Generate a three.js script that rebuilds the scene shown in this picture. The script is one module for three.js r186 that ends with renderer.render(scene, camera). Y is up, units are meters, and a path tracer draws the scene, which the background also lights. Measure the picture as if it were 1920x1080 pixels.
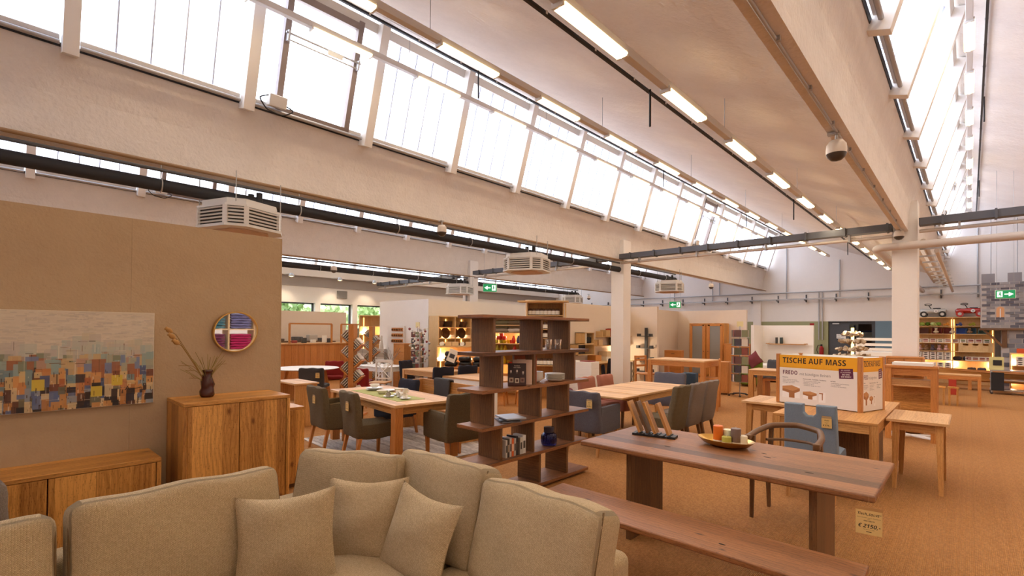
import * as THREE from 'three';
import { RoundedBoxGeometry } from 'three/addons/geometries/RoundedBoxGeometry.js';
import { mergeGeometries } from 'three/addons/utils/BufferGeometryUtils.js';
import { RectAreaLightUniformsLib } from 'three/addons/lights/RectAreaLightUniformsLib.js';

// ---------- camera, sky, exposure ----------
const scene = new THREE.Scene();
const camera = new THREE.PerspectiveCamera(2 * Math.atan(540 / 923.4) * 180 / Math.PI, 16 / 9, 0.05, 200);
camera.position.set(0, 1.68, 0);
camera.up.set(0.00071728, 0.99991975, 0.01264826);
camera.lookAt(-0.68072754, 1.68 + 0.00975355, -0.73247177);
camera.setViewOffset(1920, 1080, 0, -70.3, 1920, 1080);
const renderer = new THREE.WebGLRenderer({ antialias: true });
renderer.toneMapping = THREE.LinearToneMapping;
renderer.toneMappingExposure = 1.95;
renderer.shadowMap.enabled = true;
RectAreaLightUniformsLib.init();
const SKY = new THREE.Color().setRGB(2.75, 3.05, 3.6);
scene.background = SKY;                       // bright even overcast
const LAMP_COLOR = new THREE.Color().setRGB(1, 0.8, 0.56), LAMP_POWER = 10.5;

// ---------- helpers ----------
let seed = 7;
const rnd = () => { seed = (seed * 1664525 + 1013904223) >>> 0; return seed / 4294967296; };
const rr = (a, b) => a + (b - a) * rnd();
const pick = (a) => a[Math.floor(rnd() * a.length) % a.length];
const names = new Map();
function numbered(n) { const k = names.get(n) ?? 0; names.set(n, k + 1); return k ? n + '_' + String(k).padStart(3, '0') : n; }
const V = (x, y, z) => new THREE.Vector3(x, y, z);
const PI = Math.PI;

function thing(name, label, category, pos = [0, 0, 0], ry = 0, group) {
  const o = new THREE.Group(); o.name = numbered(name); scene.add(o);
  o.position.set(...pos); o.rotation.y = ry; o.userData = { label, category };
  if (group) o.userData.group = group;
  return o;
}
function structure(name) { const o = new THREE.Group(); o.name = name; o.userData = { kind: 'structure' }; scene.add(o); return o; }
function part(name, geo, mat, parent, pos, rot) {
  const m = new THREE.Mesh(Array.isArray(geo) ? merge(geo) : geo, mat);
  m.name = name; m.castShadow = m.receiveShadow = true;
  if (pos) m.position.set(...pos);
  if (rot) m.rotation.set(...rot);
  parent.add(m);
  return m;
}
function solo(name, geo, mat, label, category, pos = [0, 0, 0], ry = 0, group) {   // a thing of one mesh
  const m = part(numbered(name), geo, mat, scene, pos); m.rotation.y = ry;
  m.userData = { label, category }; if (group) m.userData.group = group;
  return m;
}
function struct(name, geo, mat) { const m = part(name, geo, mat, scene); m.userData = { kind: 'structure' }; return m; }
function copyOf(o, pos, ry, label) {
  const c = o.clone(); c.name = numbered(o.name.replace(/_\d{3}$/, '')); c.userData = { ...o.userData, label }; scene.add(c);
  c.position.set(...pos); c.rotation.y = ry; return c;
}
function merge(list) {
  return mergeGeometries(list.map((g) => {
    const n = g.index ? g.toNonIndexed() : g;
    for (const k of Object.keys(n.attributes)) if (!['position', 'normal', 'uv'].includes(k)) n.deleteAttribute(k);
    return n;
  }));
}
// uv in metres, grain along the longest side of the piece
function uvm(g, grain) {
  g = g.index ? g.toNonIndexed() : g;
  g.computeBoundingBox();
  const s = g.boundingBox.getSize(V(0, 0, 0)), size = [s.x, s.y, s.z], p = g.attributes.position, uv = new Float32Array(p.count * 2);
  const long = grain ?? (size[0] >= size[1] && size[0] >= size[2] ? 0 : size[1] >= size[2] ? 1 : 2), ou = rnd() * 3, ov = rnd() * 3;
  const a = V(0, 0, 0), b = V(0, 0, 0), c = V(0, 0, 0);
  for (let i = 0; i < p.count; i += 3) {
    a.fromBufferAttribute(p, i); b.fromBufferAttribute(p, i + 1); c.fromBufferAttribute(p, i + 2);
    const n = b.clone().sub(a).cross(c.clone().sub(a)), m = [Math.abs(n.x), Math.abs(n.y), Math.abs(n.z)];
    const ax = m[0] >= m[1] && m[0] >= m[2] ? 0 : m[1] >= m[2] ? 1 : 2;
    let [u, v] = [0, 1, 2].filter((k) => k !== ax);
    if (v === long || (u !== long && size[v] > size[u])) [u, v] = [v, u];
    for (let k = 0; k < 3; k++) {
      const q = [p.getX(i + k), p.getY(i + k), p.getZ(i + k)];
      uv[(i + k) * 2] = q[u] + ou; uv[(i + k) * 2 + 1] = q[v] + ov;
    }
  }
  g.setAttribute('uv', new THREE.BufferAttribute(uv, 2));
  return g;
}
// a box by its middle; r rounds the edges
function bx(w, h, d, x = 0, y = 0, z = 0, r = 0, grain) {
  const g = r > 0 ? new RoundedBoxGeometry(w, h, d, r > 0.02 ? 4 : 1, Math.min(r, w / 2.01, h / 2.01, d / 2.01)) : new THREE.BoxGeometry(w, h, d);
  return uvm(g, grain).translate(x, y, z);
}
// a box by its two corners
const bb = (x0, y0, z0, x1, y1, z1, r = 0, grain) => bx(x1 - x0, y1 - y0, z1 - z0, (x0 + x1) / 2, (y0 + y1) / 2, (z0 + z1) / 2, r, grain);
const cy = (rt, rb, h, x = 0, y = 0, z = 0, seg = 16, open = false) => { const g = new THREE.CylinderGeometry(rt, rb, h, seg, 1, open).toNonIndexed(); return g.translate(x, y, z); };
// a cylinder along x or z
const cx = (r, l, x, y, z, seg = 12) => new THREE.CylinderGeometry(r, r, l, seg).rotateZ(PI / 2).toNonIndexed().translate(x, y, z);
const cz = (r, l, x, y, z, seg = 12) => new THREE.CylinderGeometry(r, r, l, seg).rotateX(PI / 2).toNonIndexed().translate(x, y, z);
const lathe = (pts, seg = 32) => new THREE.LatheGeometry(pts.map(([x, y]) => new THREE.Vector2(x, y)), seg);
const tube = (pts, r, n = 24, seg = 8) => new THREE.TubeGeometry(new THREE.CatmullRomCurve3(pts.map((p) => V(...p)), false, 'catmullrom', 0.3), n, r, seg);
const rod = (a, b, r, seg = 8) => { const A = V(...a), B = V(...b), d = B.clone().sub(A); const g = new THREE.CylinderGeometry(r, r, d.length(), seg); g.applyQuaternion(new THREE.Quaternion().setFromUnitVectors(V(0, 1, 0), d.clone().normalize())); return g.translate(...A.add(B).multiplyScalar(0.5).toArray()).toNonIndexed(); };
// a tapered leg: top centre, bottom centre, top size, bottom size
function leg(a, b, s, t = s) {
  const g = new THREE.BoxGeometry(1, 1, 1), p = g.attributes.position;
  for (let i = 0; i < p.count; i++) {
    const up = p.getY(i) > 0, c = up ? a : b, k = up ? s : t;
    p.setXYZ(i, c[0] + p.getX(i) * (k[0] ?? k), c[1], c[2] + p.getZ(i) * (k[1] ?? k));
  }
  const n = uvm(g, 1); n.computeVertexNormals(); return n;
}
// extrude an outline (x, y) along z
function prism(pts, depth, bevel = 0) {
  const s = new THREE.Shape(pts.map(([x, y]) => new THREE.Vector2(x, y)));
  return uvm(new THREE.ExtrudeGeometry(s, { depth, bevelEnabled: bevel > 0, bevelThickness: bevel, bevelSize: bevel, bevelSegments: 2, curveSegments: 12 }));
}

// ---------- materials ----------
const hash = (x, y, s) => { let h = Math.imul(x | 0, 374761393) ^ Math.imul(y | 0, 668265263) ^ Math.imul(s | 0, 974634211); h = Math.imul(h ^ (h >>> 13), 1274126177); return ((h ^ (h >>> 16)) >>> 0) / 4294967296; };
function noise(x, y, px, py, s) {                          // tileable value noise
  const ix = Math.floor(x), iy = Math.floor(y), fx = x - ix, fy = y - iy, u = fx * fx * (3 - 2 * fx), v = fy * fy * (3 - 2 * fy);
  const w = (a, n) => ((a % n) + n) % n, h = (i, j) => hash(w(ix + i, px), w(iy + j, py), s);
  return (h(0, 0) * (1 - u) + h(1, 0) * u) * (1 - v) + (h(0, 1) * (1 - u) + h(1, 1) * u) * v;
}
function dataTex(w, h, f, srgb = true, rep = [1, 1]) {
  const d = new Uint8Array(w * h * 4);
  for (let y = 0; y < h; y++) for (let x = 0; x < w; x++) {
    const c = f(x / w, y / h, x, y), i = (y * w + x) * 4;
    for (let k = 0; k < 3; k++) d[i + k] = Math.max(0, Math.min(255, typeof c === 'number' ? c * 255 : c[k]));
    d[i + 3] = 255;
  }
  const t = new THREE.DataTexture(d, w, h); t.wrapS = t.wrapT = THREE.RepeatWrapping; t.magFilter = THREE.LinearFilter; t.minFilter = THREE.LinearMipmapLinearFilter; t.generateMipmaps = true;
  if (srgb) t.colorSpace = THREE.SRGBColorSpace;
  t.repeat.set(...rep); t.needsUpdate = true; return t;
}
const mixc = (a, b, t) => [a[0] + (b[0] - a[0]) * t, a[1] + (b[1] - a[1]) * t, a[2] + (b[2] - a[2]) * t];
const M = {};
// wood: staves along u, 1.6 m x 0.8 m a tile
function wood(name, light, dark, { staves = 8, vary = 0.5, rough = 0.5, s = 1, knots = 0 } = {}) {
  const off = Array.from({ length: staves }, (_, i) => [hash(i, 3, s), hash(i, 5, s), hash(i, 9, s)]);
  const kn = Array.from({ length: knots }, (_, i) => [hash(i, 21, s), hash(i, 22, s), 0.008 + 0.014 * hash(i, 23, s)]);
  const map = dataTex(1024, 512, (u, v) => {
    const st = Math.floor(v * staves), o = off[st], fv = v * staves - st;
    const wob = noise(u * 6, v * 8, 6, 8, s + 4) * 0.5 + noise(u * 14, v * 24, 14, 24, s + 5) * 0.16;
    const ring = Math.abs(Math.sin((v * 26 + wob * 2.4 + o[0] * 9 + Math.sin(u * 6.283 + o[1] * 6) * 0.35) * 3.1));
    const fine = noise(u * 24, v * 380, 24, 380, s + 1) * 0.6 + noise(u * 60, v * 500, 60, 500, s + 2) * 0.4;
    const pores = noise(u * 90, v * 420, 90, 420, s + 8) > 0.83 ? 0.35 : 0;
    let t = 0.22 + vary * (o[2] - 0.5) + 0.22 * (1 - ring) + 0.6 * (fine - 0.5) + pores + 0.18 * (noise(u * 3, v * 3, 3, 3, s + 3) - 0.5);
    if (fv < 0.012) t += 0.25;
    for (const [a, b, r] of kn) { const q = Math.hypot((u - a) * 1.6, (v - b) * 1.6) / r; if (q < 2.2) t += q < 0.8 ? 0.8 : 0.5 * (2.2 - q) / 1.4; }
    return mixc(light, dark, Math.max(0, Math.min(1.15, t)));
  }, true, [1 / 1.6, 1 / 0.8]);
  return M[name] = new THREE.MeshStandardMaterial({ name, map, roughness: rough });
}
wood('oak', [234, 172, 92], [136, 84, 32], { s: 11, vary: 0.75, rough: 0.42, knots: 3 });
wood('paleoak', [222, 176, 122], [160, 108, 60], { s: 23, vary: 0.5, rough: 0.5 });
wood('lightoak', [221, 166, 98], [158, 100, 46], { s: 31, vary: 0.45, rough: 0.48 });
wood('walnut', [156, 102, 60], [72, 42, 20], { s: 41, vary: 0.9, rough: 0.48, knots: 5, staves: 6 });
wood('darkwood', [136, 94, 56], [68, 43, 21], { s: 53, vary: 0.4, rough: 0.45, staves: 6 });
wood('beech', [214, 146, 78], [164, 96, 40], { s: 61, vary: 0.35, rough: 0.45 });
wood('birch', [232, 198, 146], [198, 154, 98], { s: 71, vary: 0.25, rough: 0.55 });
const flat = (name, c, rough = 0.6, metal = 0, extra = {}) => M[name] = new THREE.MeshPhysicalMaterial({ name, color: c, roughness: rough, metalness: metal, ...extra });
flat('white', 0xece8e3, 0.6); flat('porcelain', 0xf1ece4, 0.22); flat('paper', 0xf1eee6, 0.8); flat('black', 0x17161a, 0.5); flat('darkgrey', 0x3c3e44, 0.55); flat('insulation', 0x2a2a2e, 0.75);
flat('steel', 0xb9b9ba, 0.35, 0.9); flat('galv', 0xb0aeae, 0.5, 0.55); flat('brass', 0xc7a05a, 0.28, 1); flat('bronze', 0x9c7a45, 0.35, 1); flat('mirror', 0xf4f4f4, 0.02, 1); flat('white_metal', 0xd9d5d0, 0.5);
flat('seam', 0xb9bfd0, 0.6); flat('frame_brown', 0x8d7f7a, 0.5, 0.2); flat('anthracite', 0x4a4c52, 0.6); flat('tray', 0x5c5d62, 0.55, 0.3); flat('pipe_cream', 0xc9bcb0, 0.55); flat('red', 0xa3211f, 0.7); flat('greenwall', 0x9fa07a, 0.85); flat('bluewall', 0x6f8796, 0.85);
flat('glass', 0xffffff, 0.0, 0, { transmission: 1, thickness: 0, ior: 1.45 });
flat('milky_glass', 0xf6f8ff, 0.62, 0, { transmission: 0.95, thickness: 0, ior: 1.3 });
flat('frosted', 0xa9a7a6, 0.55, 0, { transmission: 0.25, thickness: 0 });
flat('blue_glass', 0x868cc4, 0.04, 0, { transmission: 1, thickness: 0, ior: 1.5 });
// plaster and paint
function plaster(name, c, scale, bump, rough = 0.9, vary = 10) {
  const f = (u, v, s) => noise(u * 5, v * 5, 5, 5, s) * 0.4 + noise(u * 17, v * 17, 17, 17, s + 1) * 0.3 + noise(u * 70, v * 70, 70, 70, s + 2) * 0.2 + noise(u * 200, v * 200, 200, 200, s + 3) * 0.1;
  const map = dataTex(512, 512, (u, v) => { const t = (f(u, v, 80) - 0.5) * vary; return [c[0] + t, c[1] + t, c[2] + t]; }, true, [1 / scale, 1 / scale]);
  const bm = dataTex(512, 512, (u, v) => f(u, v, 90), false, [1 / scale, 1 / scale]);
  return M[name] = new THREE.MeshStandardMaterial({ name, map, bumpMap: bm, bumpScale: bump, roughness: rough });
}
plaster('render', [228, 220, 213], 1.8, 0.014, 0.95, 14);
plaster('wallpaint', [236, 230, 224], 2.2, 0.003, 0.9, 5);
plaster('tanwall', [184, 158, 127], 0.9, 0.006, 0.9, 8);
plaster('creamwall', [228, 212, 196], 1.5, 0.003, 0.9, 5);
// sisal carpet, 0.30 m a tile
{
  const rib = (v, u) => { const a = u * 34, i = Math.floor(a), b = v * 20 + (i % 2) * 0.5, fu = a - i, fv = b - Math.floor(b); return [Math.sin(fu * PI) * (0.55 + 0.45 * Math.sin(fv * PI)), hash(i, Math.floor(b) % 20, 5)]; };
  // yarn tones differ from stitch to stitch and along the fibre
  const map = dataTex(768, 768, (u, v) => { const r = rib(u, v)[1]; return mixc([158, 102, 50], [220, 158, 90], Math.max(0, Math.min(1, 0.5 + 0.4 * (r - 0.5) + 0.35 * (noise(u * 60, v * 240, 60, 240, 3) - 0.5)))); }, true, [1 / 0.36, 1 / 0.36]);
  const bm = dataTex(768, 768, (u, v) => rib(u, v)[0], false, [1 / 0.36, 1 / 0.36]);
  M.carpet = new THREE.MeshStandardMaterial({ name: 'carpet', map, bumpMap: bm, bumpScale: 0.007, roughness: 0.95 });
}
// woven upholstery
function fabric(name, a, b, { size = 0.16, threads = 32, bump = 0.0024, melange = 0.5 } = {}) {
  const wv = (u, v) => { const i = Math.floor(u * threads), j = Math.floor(v * threads), fu = u * threads - i, fv = v * threads - j, over = (i + j) & 1; return [over ? Math.sin(fu * PI) * (0.6 + 0.4 * Math.sin(fv * PI)) : Math.sin(fv * PI) * (0.6 + 0.4 * Math.sin(fu * PI)), hash(i, j, 17)]; };
  // warp in one yarn, weft in the other, each thread a little different
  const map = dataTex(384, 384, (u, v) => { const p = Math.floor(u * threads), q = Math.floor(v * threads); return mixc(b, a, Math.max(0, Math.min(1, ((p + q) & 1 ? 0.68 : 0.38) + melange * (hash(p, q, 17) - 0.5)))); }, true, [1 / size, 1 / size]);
  const bm = dataTex(384, 384, (u, v) => wv(u, v)[0], false, [1 / size, 1 / size]);
  return M[name] = new THREE.MeshPhysicalMaterial({ name, map, bumpMap: bm, bumpScale: bump, roughness: 0.95, sheen: 0.25, sheenRoughness: 0.6 });
}
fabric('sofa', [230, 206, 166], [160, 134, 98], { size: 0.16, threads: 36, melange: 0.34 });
fabric('olive', [146, 126, 92], [84, 70, 48], { size: 0.12, threads: 40 });
fabric('greyblue', [134, 130, 138], [82, 78, 86], { size: 0.12, threads: 40 });
fabric('taupe', [172, 156, 142], [122, 106, 94], { size: 0.12, threads: 40 });
fabric('salmon', [208, 138, 112], [160, 94, 72], { size: 0.12, threads: 40 });
fabric('skyblue', [168, 184, 200], [122, 138, 156], { size: 0.12, threads: 40, melange: 0.3 });
fabric('navy', [48, 48, 66], [22, 22, 34], { size: 0.12, threads: 40 });
fabric('redfab', [176, 40, 34], [122, 20, 18], { size: 0.12, threads: 40 });
fabric('plum', [150, 74, 84], [104, 44, 54], { size: 0.12, threads: 40 });
fabric('charcoal', [96, 92, 92], [56, 54, 56], { size: 0.12, threads: 40 });
{ // pale flat-woven rug with darker weft bands
  const map = dataTex(512, 512, (u, v) => { const t = noise(u * 3, v * 26, 3, 26, 61) * 0.6 + noise(u * 40, v * 120, 40, 120, 62) * 0.4; return mixc([206, 196, 186], [128, 116, 108], Math.max(0, t * 1.5 - 0.45)); }, true, [1 / 2, 1 / 1.2]);
  M.rug = new THREE.MeshStandardMaterial({ name: 'rug', map, roughness: 0.95 });
}
function canvasTex(w, h, draw) {
  const c = document.createElement('canvas'); c.width = w; c.height = h;
  draw(c.getContext('2d'), w, h);
  const t = new THREE.CanvasTexture(c); t.colorSpace = THREE.SRGBColorSpace; t.magFilter = THREE.LinearFilter; return t;
}
const printed = (w, h, draw, rough = 0.7) => new THREE.MeshStandardMaterial({ map: canvasTex(w, h, draw), roughness: rough });
// a printed sheet facing +z, uv 0..1
const sheet = (w, h, x = 0, y = 0, z = 0) => new THREE.PlaneGeometry(w, h).translate(x, y, z);
const tints = new Map();
const tint = (hex, rough = 0.6) => { const k = hex + '/' + rough; if (!tints.has(k)) tints.set(k, new THREE.MeshStandardMaterial({ name: 'tint', color: hex, roughness: rough })); return tints.get(k); };

// ---------- the hall ----------
const W = 5.64, ZN = 5, ZF = -22.5, XL = -17.5, XR = 5.4, LEN = ZN - ZF;
struct('floor', bb(XL, -0.12, ZF, XR, 0, ZN), M.carpet);
{ const g = struct('ground', bb(-70, -0.4, -70, 40, -0.2, 40), tint(0x66783c, 0.95)); g.userData.kind = 'structure'; }
// far wall: white above, painted zones and a doorway below
{
  const w = structure('wall_far'), h = 2.13, t = 0.3;
  const seg = (x0, x1, y0, y1, m, n) => part(n, bb(x0, y0, ZF - t, x1, y1, ZF), m, w);
  seg(XL - t, XR + t, h, 6.4, M.wallpaint, 'upper_wall'); seg(XL - t, -7.6, 0, h, M.wallpaint, 'lower_wall');
  seg(-7.6, -4.05, 0, h, M.greenwall, 'green_wall'); seg(-2.56, -1.5, 0, h, M.bluewall, 'blue_wall'); seg(-1.5, XR + t, 0, h, M.wallpaint, 'lower_wall');
  seg(-2.66, -2.56, 0, h, M.darkgrey, 'door_jamb');
  for (const [x, y, hh, ww] of [[-6.62, 4.8, 3.3, 0.3]]) part('pilaster', bb(x - ww / 2, 0, ZF, x + ww / 2, 3.0, ZF + 0.1), M.wallpaint, w);
  part('rail', cx(0.025, 16, -5.6, 3.3, ZF + 0.1), M.galv, w); part('cable_tray', bx(19, 0.05, 0.12, -7.5, 3.02, ZF + 0.2), M.galv, w);
  for (let x = -15; x < 1.5; x += 1.02) part('bracket', [bb(x - 0.02, 2.9, ZF, x + 0.02, 3.2, ZF + 0.04), bb(x - 0.02, 2.96, ZF, x + 0.02, 3.0, ZF + 0.28)], M.tray, w);
  for (const [x, y0, y1] of [[-12.9, 3.02, 4.2], [-10.3, 3.02, 4.4], [-8.5, 3.02, 3.7], [-5.5, 3.02, 5.2], [-3.66, 3.02, 4.5], [-4.35, 1.4, 3.3], [-4.23, 1.4, 3.3], [0.2, 2.9, 5.2], [-8.2, 3.3, 4.4]]) part('conduit', cy(0.022, 0.022, y1 - y0, x, (y0 + y1) / 2, ZF + 0.06, 8), M.galv, w);
}
{ // the doorway on the far wall: one leaf shut, the other open on a store room
  const d = structure('door_1');
  const leaf = part('door_leaf', bb(-4.04, 0, ZF - 0.12, -3.36, 2.1, ZF - 0.06, 0.004), M.anthracite, d);
  part('door_handle', [bx(0.12, 0.02, 0.03, -3.46, 1.02, ZF - 0.04), bx(0.03, 0.2, 0.012, -3.42, 1.02, ZF - 0.055)], M.steel, leaf);
  const op = part('door_leaf', bx(0.06, 2.1, 0.66, -2.63, 1.05, ZF - 0.43, 0.004), M.anthracite, d);
  part('door_handle', bx(0.03, 0.2, 0.03, -2.68, 1.02, ZF - 0.65), M.steel, op);
  part('frame', [bb(-4.05, 2.1, ZF - 0.3, -2.56, 2.13, ZF + 0.01), bb(-3.36, 2.02, ZF - 0.14, -2.62, 2.1, ZF - 0.05)], M.darkgrey, d);
  part('door_closer', bx(0.22, 0.05, 0.05, -3.8, 2.04, ZF - 0.03, 0.004), M.steel, d);
  part('notice', sheet(0.3, 0.17, -3.63, 1.55, ZF - 0.052), printed(120, 70, (c, w, h) => { c.fillStyle = '#f4f2ee'; c.fillRect(0, 0, w, h); c.fillStyle = '#555'; for (let i = 0; i < 5; i++) c.fillRect(10 + (i % 2) * 50, 12 + i * 10, 44, 5); }), d);
  part('back_room', [bb(-4.2, 0, ZF - 3.2, -1.6, 2.6, ZF - 3), bb(-4.4, -0.1, ZF - 3.2, -1.6, 0, ZF - 0.3), bb(-1.7, 0, ZF - 3, -1.6, 2.6, ZF - 0.3), bb(-4.4, 0, ZF - 3, -4.3, 2.6, ZF - 0.3), bb(-4.4, 2.6, ZF - 3.2, -1.6, 2.7, ZF - 0.3)], M.wallpaint, d);
}
{ const c = thing('clothes_rail', 'metal storage rack with dark boxes seen through the open far door', 'rack', [-3.0, 0, ZF - 2.2]);
  for (const s of [-0.5, 0.5]) part('post', bx(0.05, 2.0, 0.05, s, 1.0, 0), tint(0x2c3a70), c);
  for (const y of [0.4, 1.1, 1.75]) part('shelf', bx(1.1, 0.05, 0.5, 0, y, 0), tint(0x2c3a70), c); for (const y of [0.6, 1.32, 1.92]) part('box', bx(0.8, 0.3, 0.4, 0.05, y, 0), tint(0x4a3a38), c); }
// left wall with three windows on the garden
{
  const w = structure('wall_left'), t = 0.3, x0 = XL - t, B = 0.9, T = 2.62, ws = [[-5.7, -6.85], [-7.05, -8.27], [-8.47, -9.75], [-9.96, -11.23]];
  let z = ZN; for (const [a, b] of ws) { part('pier', bb(x0, 0, a, XL, T, z), M.wallpaint, w); part('apron_wall', bb(x0, 0, b, XL, B, a), M.wallpaint, w); z = b; }
  part('pier', bb(x0, 0, ZF, XL, T, z), M.wallpaint, w); part('upper_wall', bb(x0, T, ZF, XL, 3.95, ZN), M.wallpaint, w);
  part('shaded_concrete_band', bb(XL, 3.2, ZF, XL + 0.03, 3.55, ZN), tint(0xa39b95, 0.9), w); part('ledge', bb(XL, 3.56, ZF, XL + 0.22, 4.0, ZN), M.wallpaint, w);  // grey of the concrete band includes the shade of its recess
  ws.forEach(([a, b], i) => { const q = structure('window_' + (i + 5)), fr = (n, z0, z1, y0, y1) => part(n, bb(XL - 0.2, y0, z0, XL - 0.14, y1, z1), M.anthracite, q);
    fr('window_frame', b, b + 0.06, B, T); fr('window_frame', a - 0.06, a, B, T); fr('window_frame', b, a, T - 0.05, T); fr('window_frame', b, a, B, B + 0.06);
    part('pane', new THREE.PlaneGeometry(a - b - 0.1, T - B - 0.1).rotateY(PI / 2).translate(XL - 0.17, (T + B) / 2, (a + b) / 2), M.glass, q); });
}
struct('wall_right', bb(XR, 0, ZF, XR + 0.3, 6.4, ZN), M.wallpaint);
struct('wall_near', bb(XL - 0.3, 0, ZN, XR + 0.3, 6.4, ZN + 0.3), M.wallpaint);
// gutter beams and sloping roof slabs
const alongZ = (pts) => { const s = new THREE.Shape(pts.map(([x, y]) => new THREE.Vector2(x, y))); return uvm(new THREE.ExtrudeGeometry(s, { depth: LEN, bevelEnabled: false, steps: 24 }).translate(0, 0, ZF), 2); };
const rough = (g, a) => { const p = g.attributes.position; for (let i = 0; i < p.count; i++) { const z = p.getZ(i), y = p.getY(i); p.setX(i, p.getX(i) + a * (Math.sin(z * 2.3 + y * 5) + Math.sin(z * 0.9 + 1 + y * 2)) * 0.5); } g.computeVertexNormals(); return g; };
for (let k = -1; k <= 2; k++) {
  const o = -W * k;
  const g = alongZ([[-0.92 + o, 3.44], [-0.77 + o, 3.44], [-0.765 + o, 3.7], [-0.745 + o, 3.9], [-0.705 + o, 4.05], [-0.66 + o, 4.2], [-0.62 + o, 4.33], [-1.0 + o, 4.33], [-1.0 + o, 3.8], [-0.92 + o, 3.72]]);
  struct('trim_' + (k + 2), g, M.render);
}
for (let k = 0; k <= 3; k++) {
  const o = -W * k;
  struct(k ? 'ceiling_' + String(k).padStart(3, '0') : 'ceiling', alongZ([[-0.16 + o, 5.8], [-0.92 + o + W, 3.72], [-0.92 + o + W, 3.95], [-0.2 + o, 6.05]]), M.render);
}
struct('ceiling_004', bb(XL - 0.4, 3.95, ZF, XL - 0.05, 4.0, ZN), M.render);
// columns under the gutters
for (let k = 0; k <= 2; k++) {
  const o = -W * k, c = structure('trim_' + (k + 11));
  part('column', bb(-0.995 + o, 0, -11.17, -0.645 + o, 3.95, -10.81, 0.006), M.wallpaint, c);
  if (k === 2) { part('conduit', [cy(0.025, 0.025, 1.3, -0.8 + o, 2.75, -10.78, 8), bx(0.09, 0.12, 0.07, -0.8 + o, 2.05, -10.77)], M.galv, c); }
}
// skylights: mullions, milky sheets, one airing sash in some bays
const MULL = Array.from({ length: 19 }, (_, i) => 4.105 - 1.545 * i);
const paneGeo = new Map(), pane = (w, h) => { const k = w.toFixed(3) + h.toFixed(3); if (!paneGeo.has(k)) paneGeo.set(k, new THREE.PlaneGeometry(w, h).rotateY(PI / 2)); return paneGeo.get(k); };
for (let k = 0; k <= 3; k++) {
  const L = k === 3 ? 1.86 : 1.485, q = structure('window_' + (k + 1));
  q.position.set(-0.633 - W * k - (k === 3 ? 0.11 : 0), k === 3 ? 3.97 : 4.33, 0); q.rotation.z = -Math.atan2(0.433, 1.42);
  const mg = bx(0.2, L + 0.1, 0.12, 0.08, L / 2 - 0.02, 0, 0.004), seamG = bx(0.03, L - 0.12, 0.014, 0, L / 2, 0);
  MULL.forEach((z) => part('mullion', mg, M.white, q, [0, 0, z]));
  part('head', bb(-0.05, L - 0.1, ZF, 0.06, L + 0.02, ZN), M.white_metal, q);
  part('dark_gap_strip', bb(-0.06, -0.015, ZF, 0.02, 0.025, ZN), M.black, q);  // black strip stands in for the dark gap below the panes
  const sill = bx(0.05, 0.05, 1.4, 0.045, 0.065, 0, 0.01), pipeG = cz(0.022, 1.4, 0.09, 0.02, 0, 8);
  for (let i = 0; i < MULL.length - 1; i++) {
    const z0 = MULL[i] - 0.06, z1 = MULL[i + 1] + 0.06, w = z0 - z1, zc = (z0 + z1) / 2;
    part('sill', sill, M.white_metal, q, [0, 0, zc]); part('pipe', pipeG, M.galv, q, [0, 0, zc]);
    const vent = (k < 3 && (i === 4 || i === 12));
    if (vent) {
      const v0 = z0 - 0.26, v1 = z1 + 0.2;
      part('pane', pane(0.26, L - 0.1), M.milky_glass, q, [0, L / 2, z0 - 0.13]); part('pane', pane(0.2, L - 0.1), M.milky_glass, q, [0, L / 2, z1 + 0.1]);
      const s = part('sash_frame', [bx(0.09, L - 0.1, 0.07, 0.03, L / 2, v0 - 0.035), bx(0.09, L - 0.1, 0.07, 0.03, L / 2, v1 + 0.035), bb(-0.015, 0.03, v1, 0.075, 0.09, v0), bb(-0.015, L - 0.16, v1, 0.075, L - 0.08, v0)], M.frame_brown, q);
      part('pane', pane(v0 - v1 - 0.14, L - 0.2), M.glass, q, [0.02, L / 2, (v0 + v1) / 2]);
      part('sash_drive', [cz(0.012, v0 - v1, 0.12, L * 0.62, (v0 + v1) / 2, 8), cz(0.009, v0 - v1 - 0.1, 0.13, L * 0.57, (v0 + v1) / 2, 8), bx(0.05, 0.05, 0.2, 0.13, L * 0.6, (v0 + v1) / 2 - 0.12), bx(0.09, 0.12, 0.02, 0.1, L * 0.6, v0 - 0.03), bx(0.09, 0.12, 0.02, 0.1, L * 0.6, v1 + 0.03)], M.galv, q);
      part('motor_box', bx(0.12, 0.14, 0.2, 0.16, 0.12, z0 - 0.24, 0.012), M.white_metal, q);
      part('motor_cable', tube([[0.2, 0.16, z0 - 0.12], [0.24, 0.1, z0 - 0.02], [0.22, 0.0, z0 - 0.12], [0.22, -0.02, z0 - 0.3], [0.22, 0.06, z0 - 0.42], [0.18, 0.1, z0 - 0.34]], 0.008, 30, 6), M.black, q);
    } else if (zc > -0.4) part('pane', pane(w, L - 0.1), M.milky_glass, q, [0, L / 2, zc]);
    else for (let j = 0; j < 5; j++) {
      part('pane', pane(w / 5, L - 0.1), M.milky_glass, q, [0, L / 2, z0 - w / 5 * (j + 0.5)]);
      if (j) part('seam', seamG, M.seam, q, [0, 0, z0 - w / 5 * j]);
    }
  }
}
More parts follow.
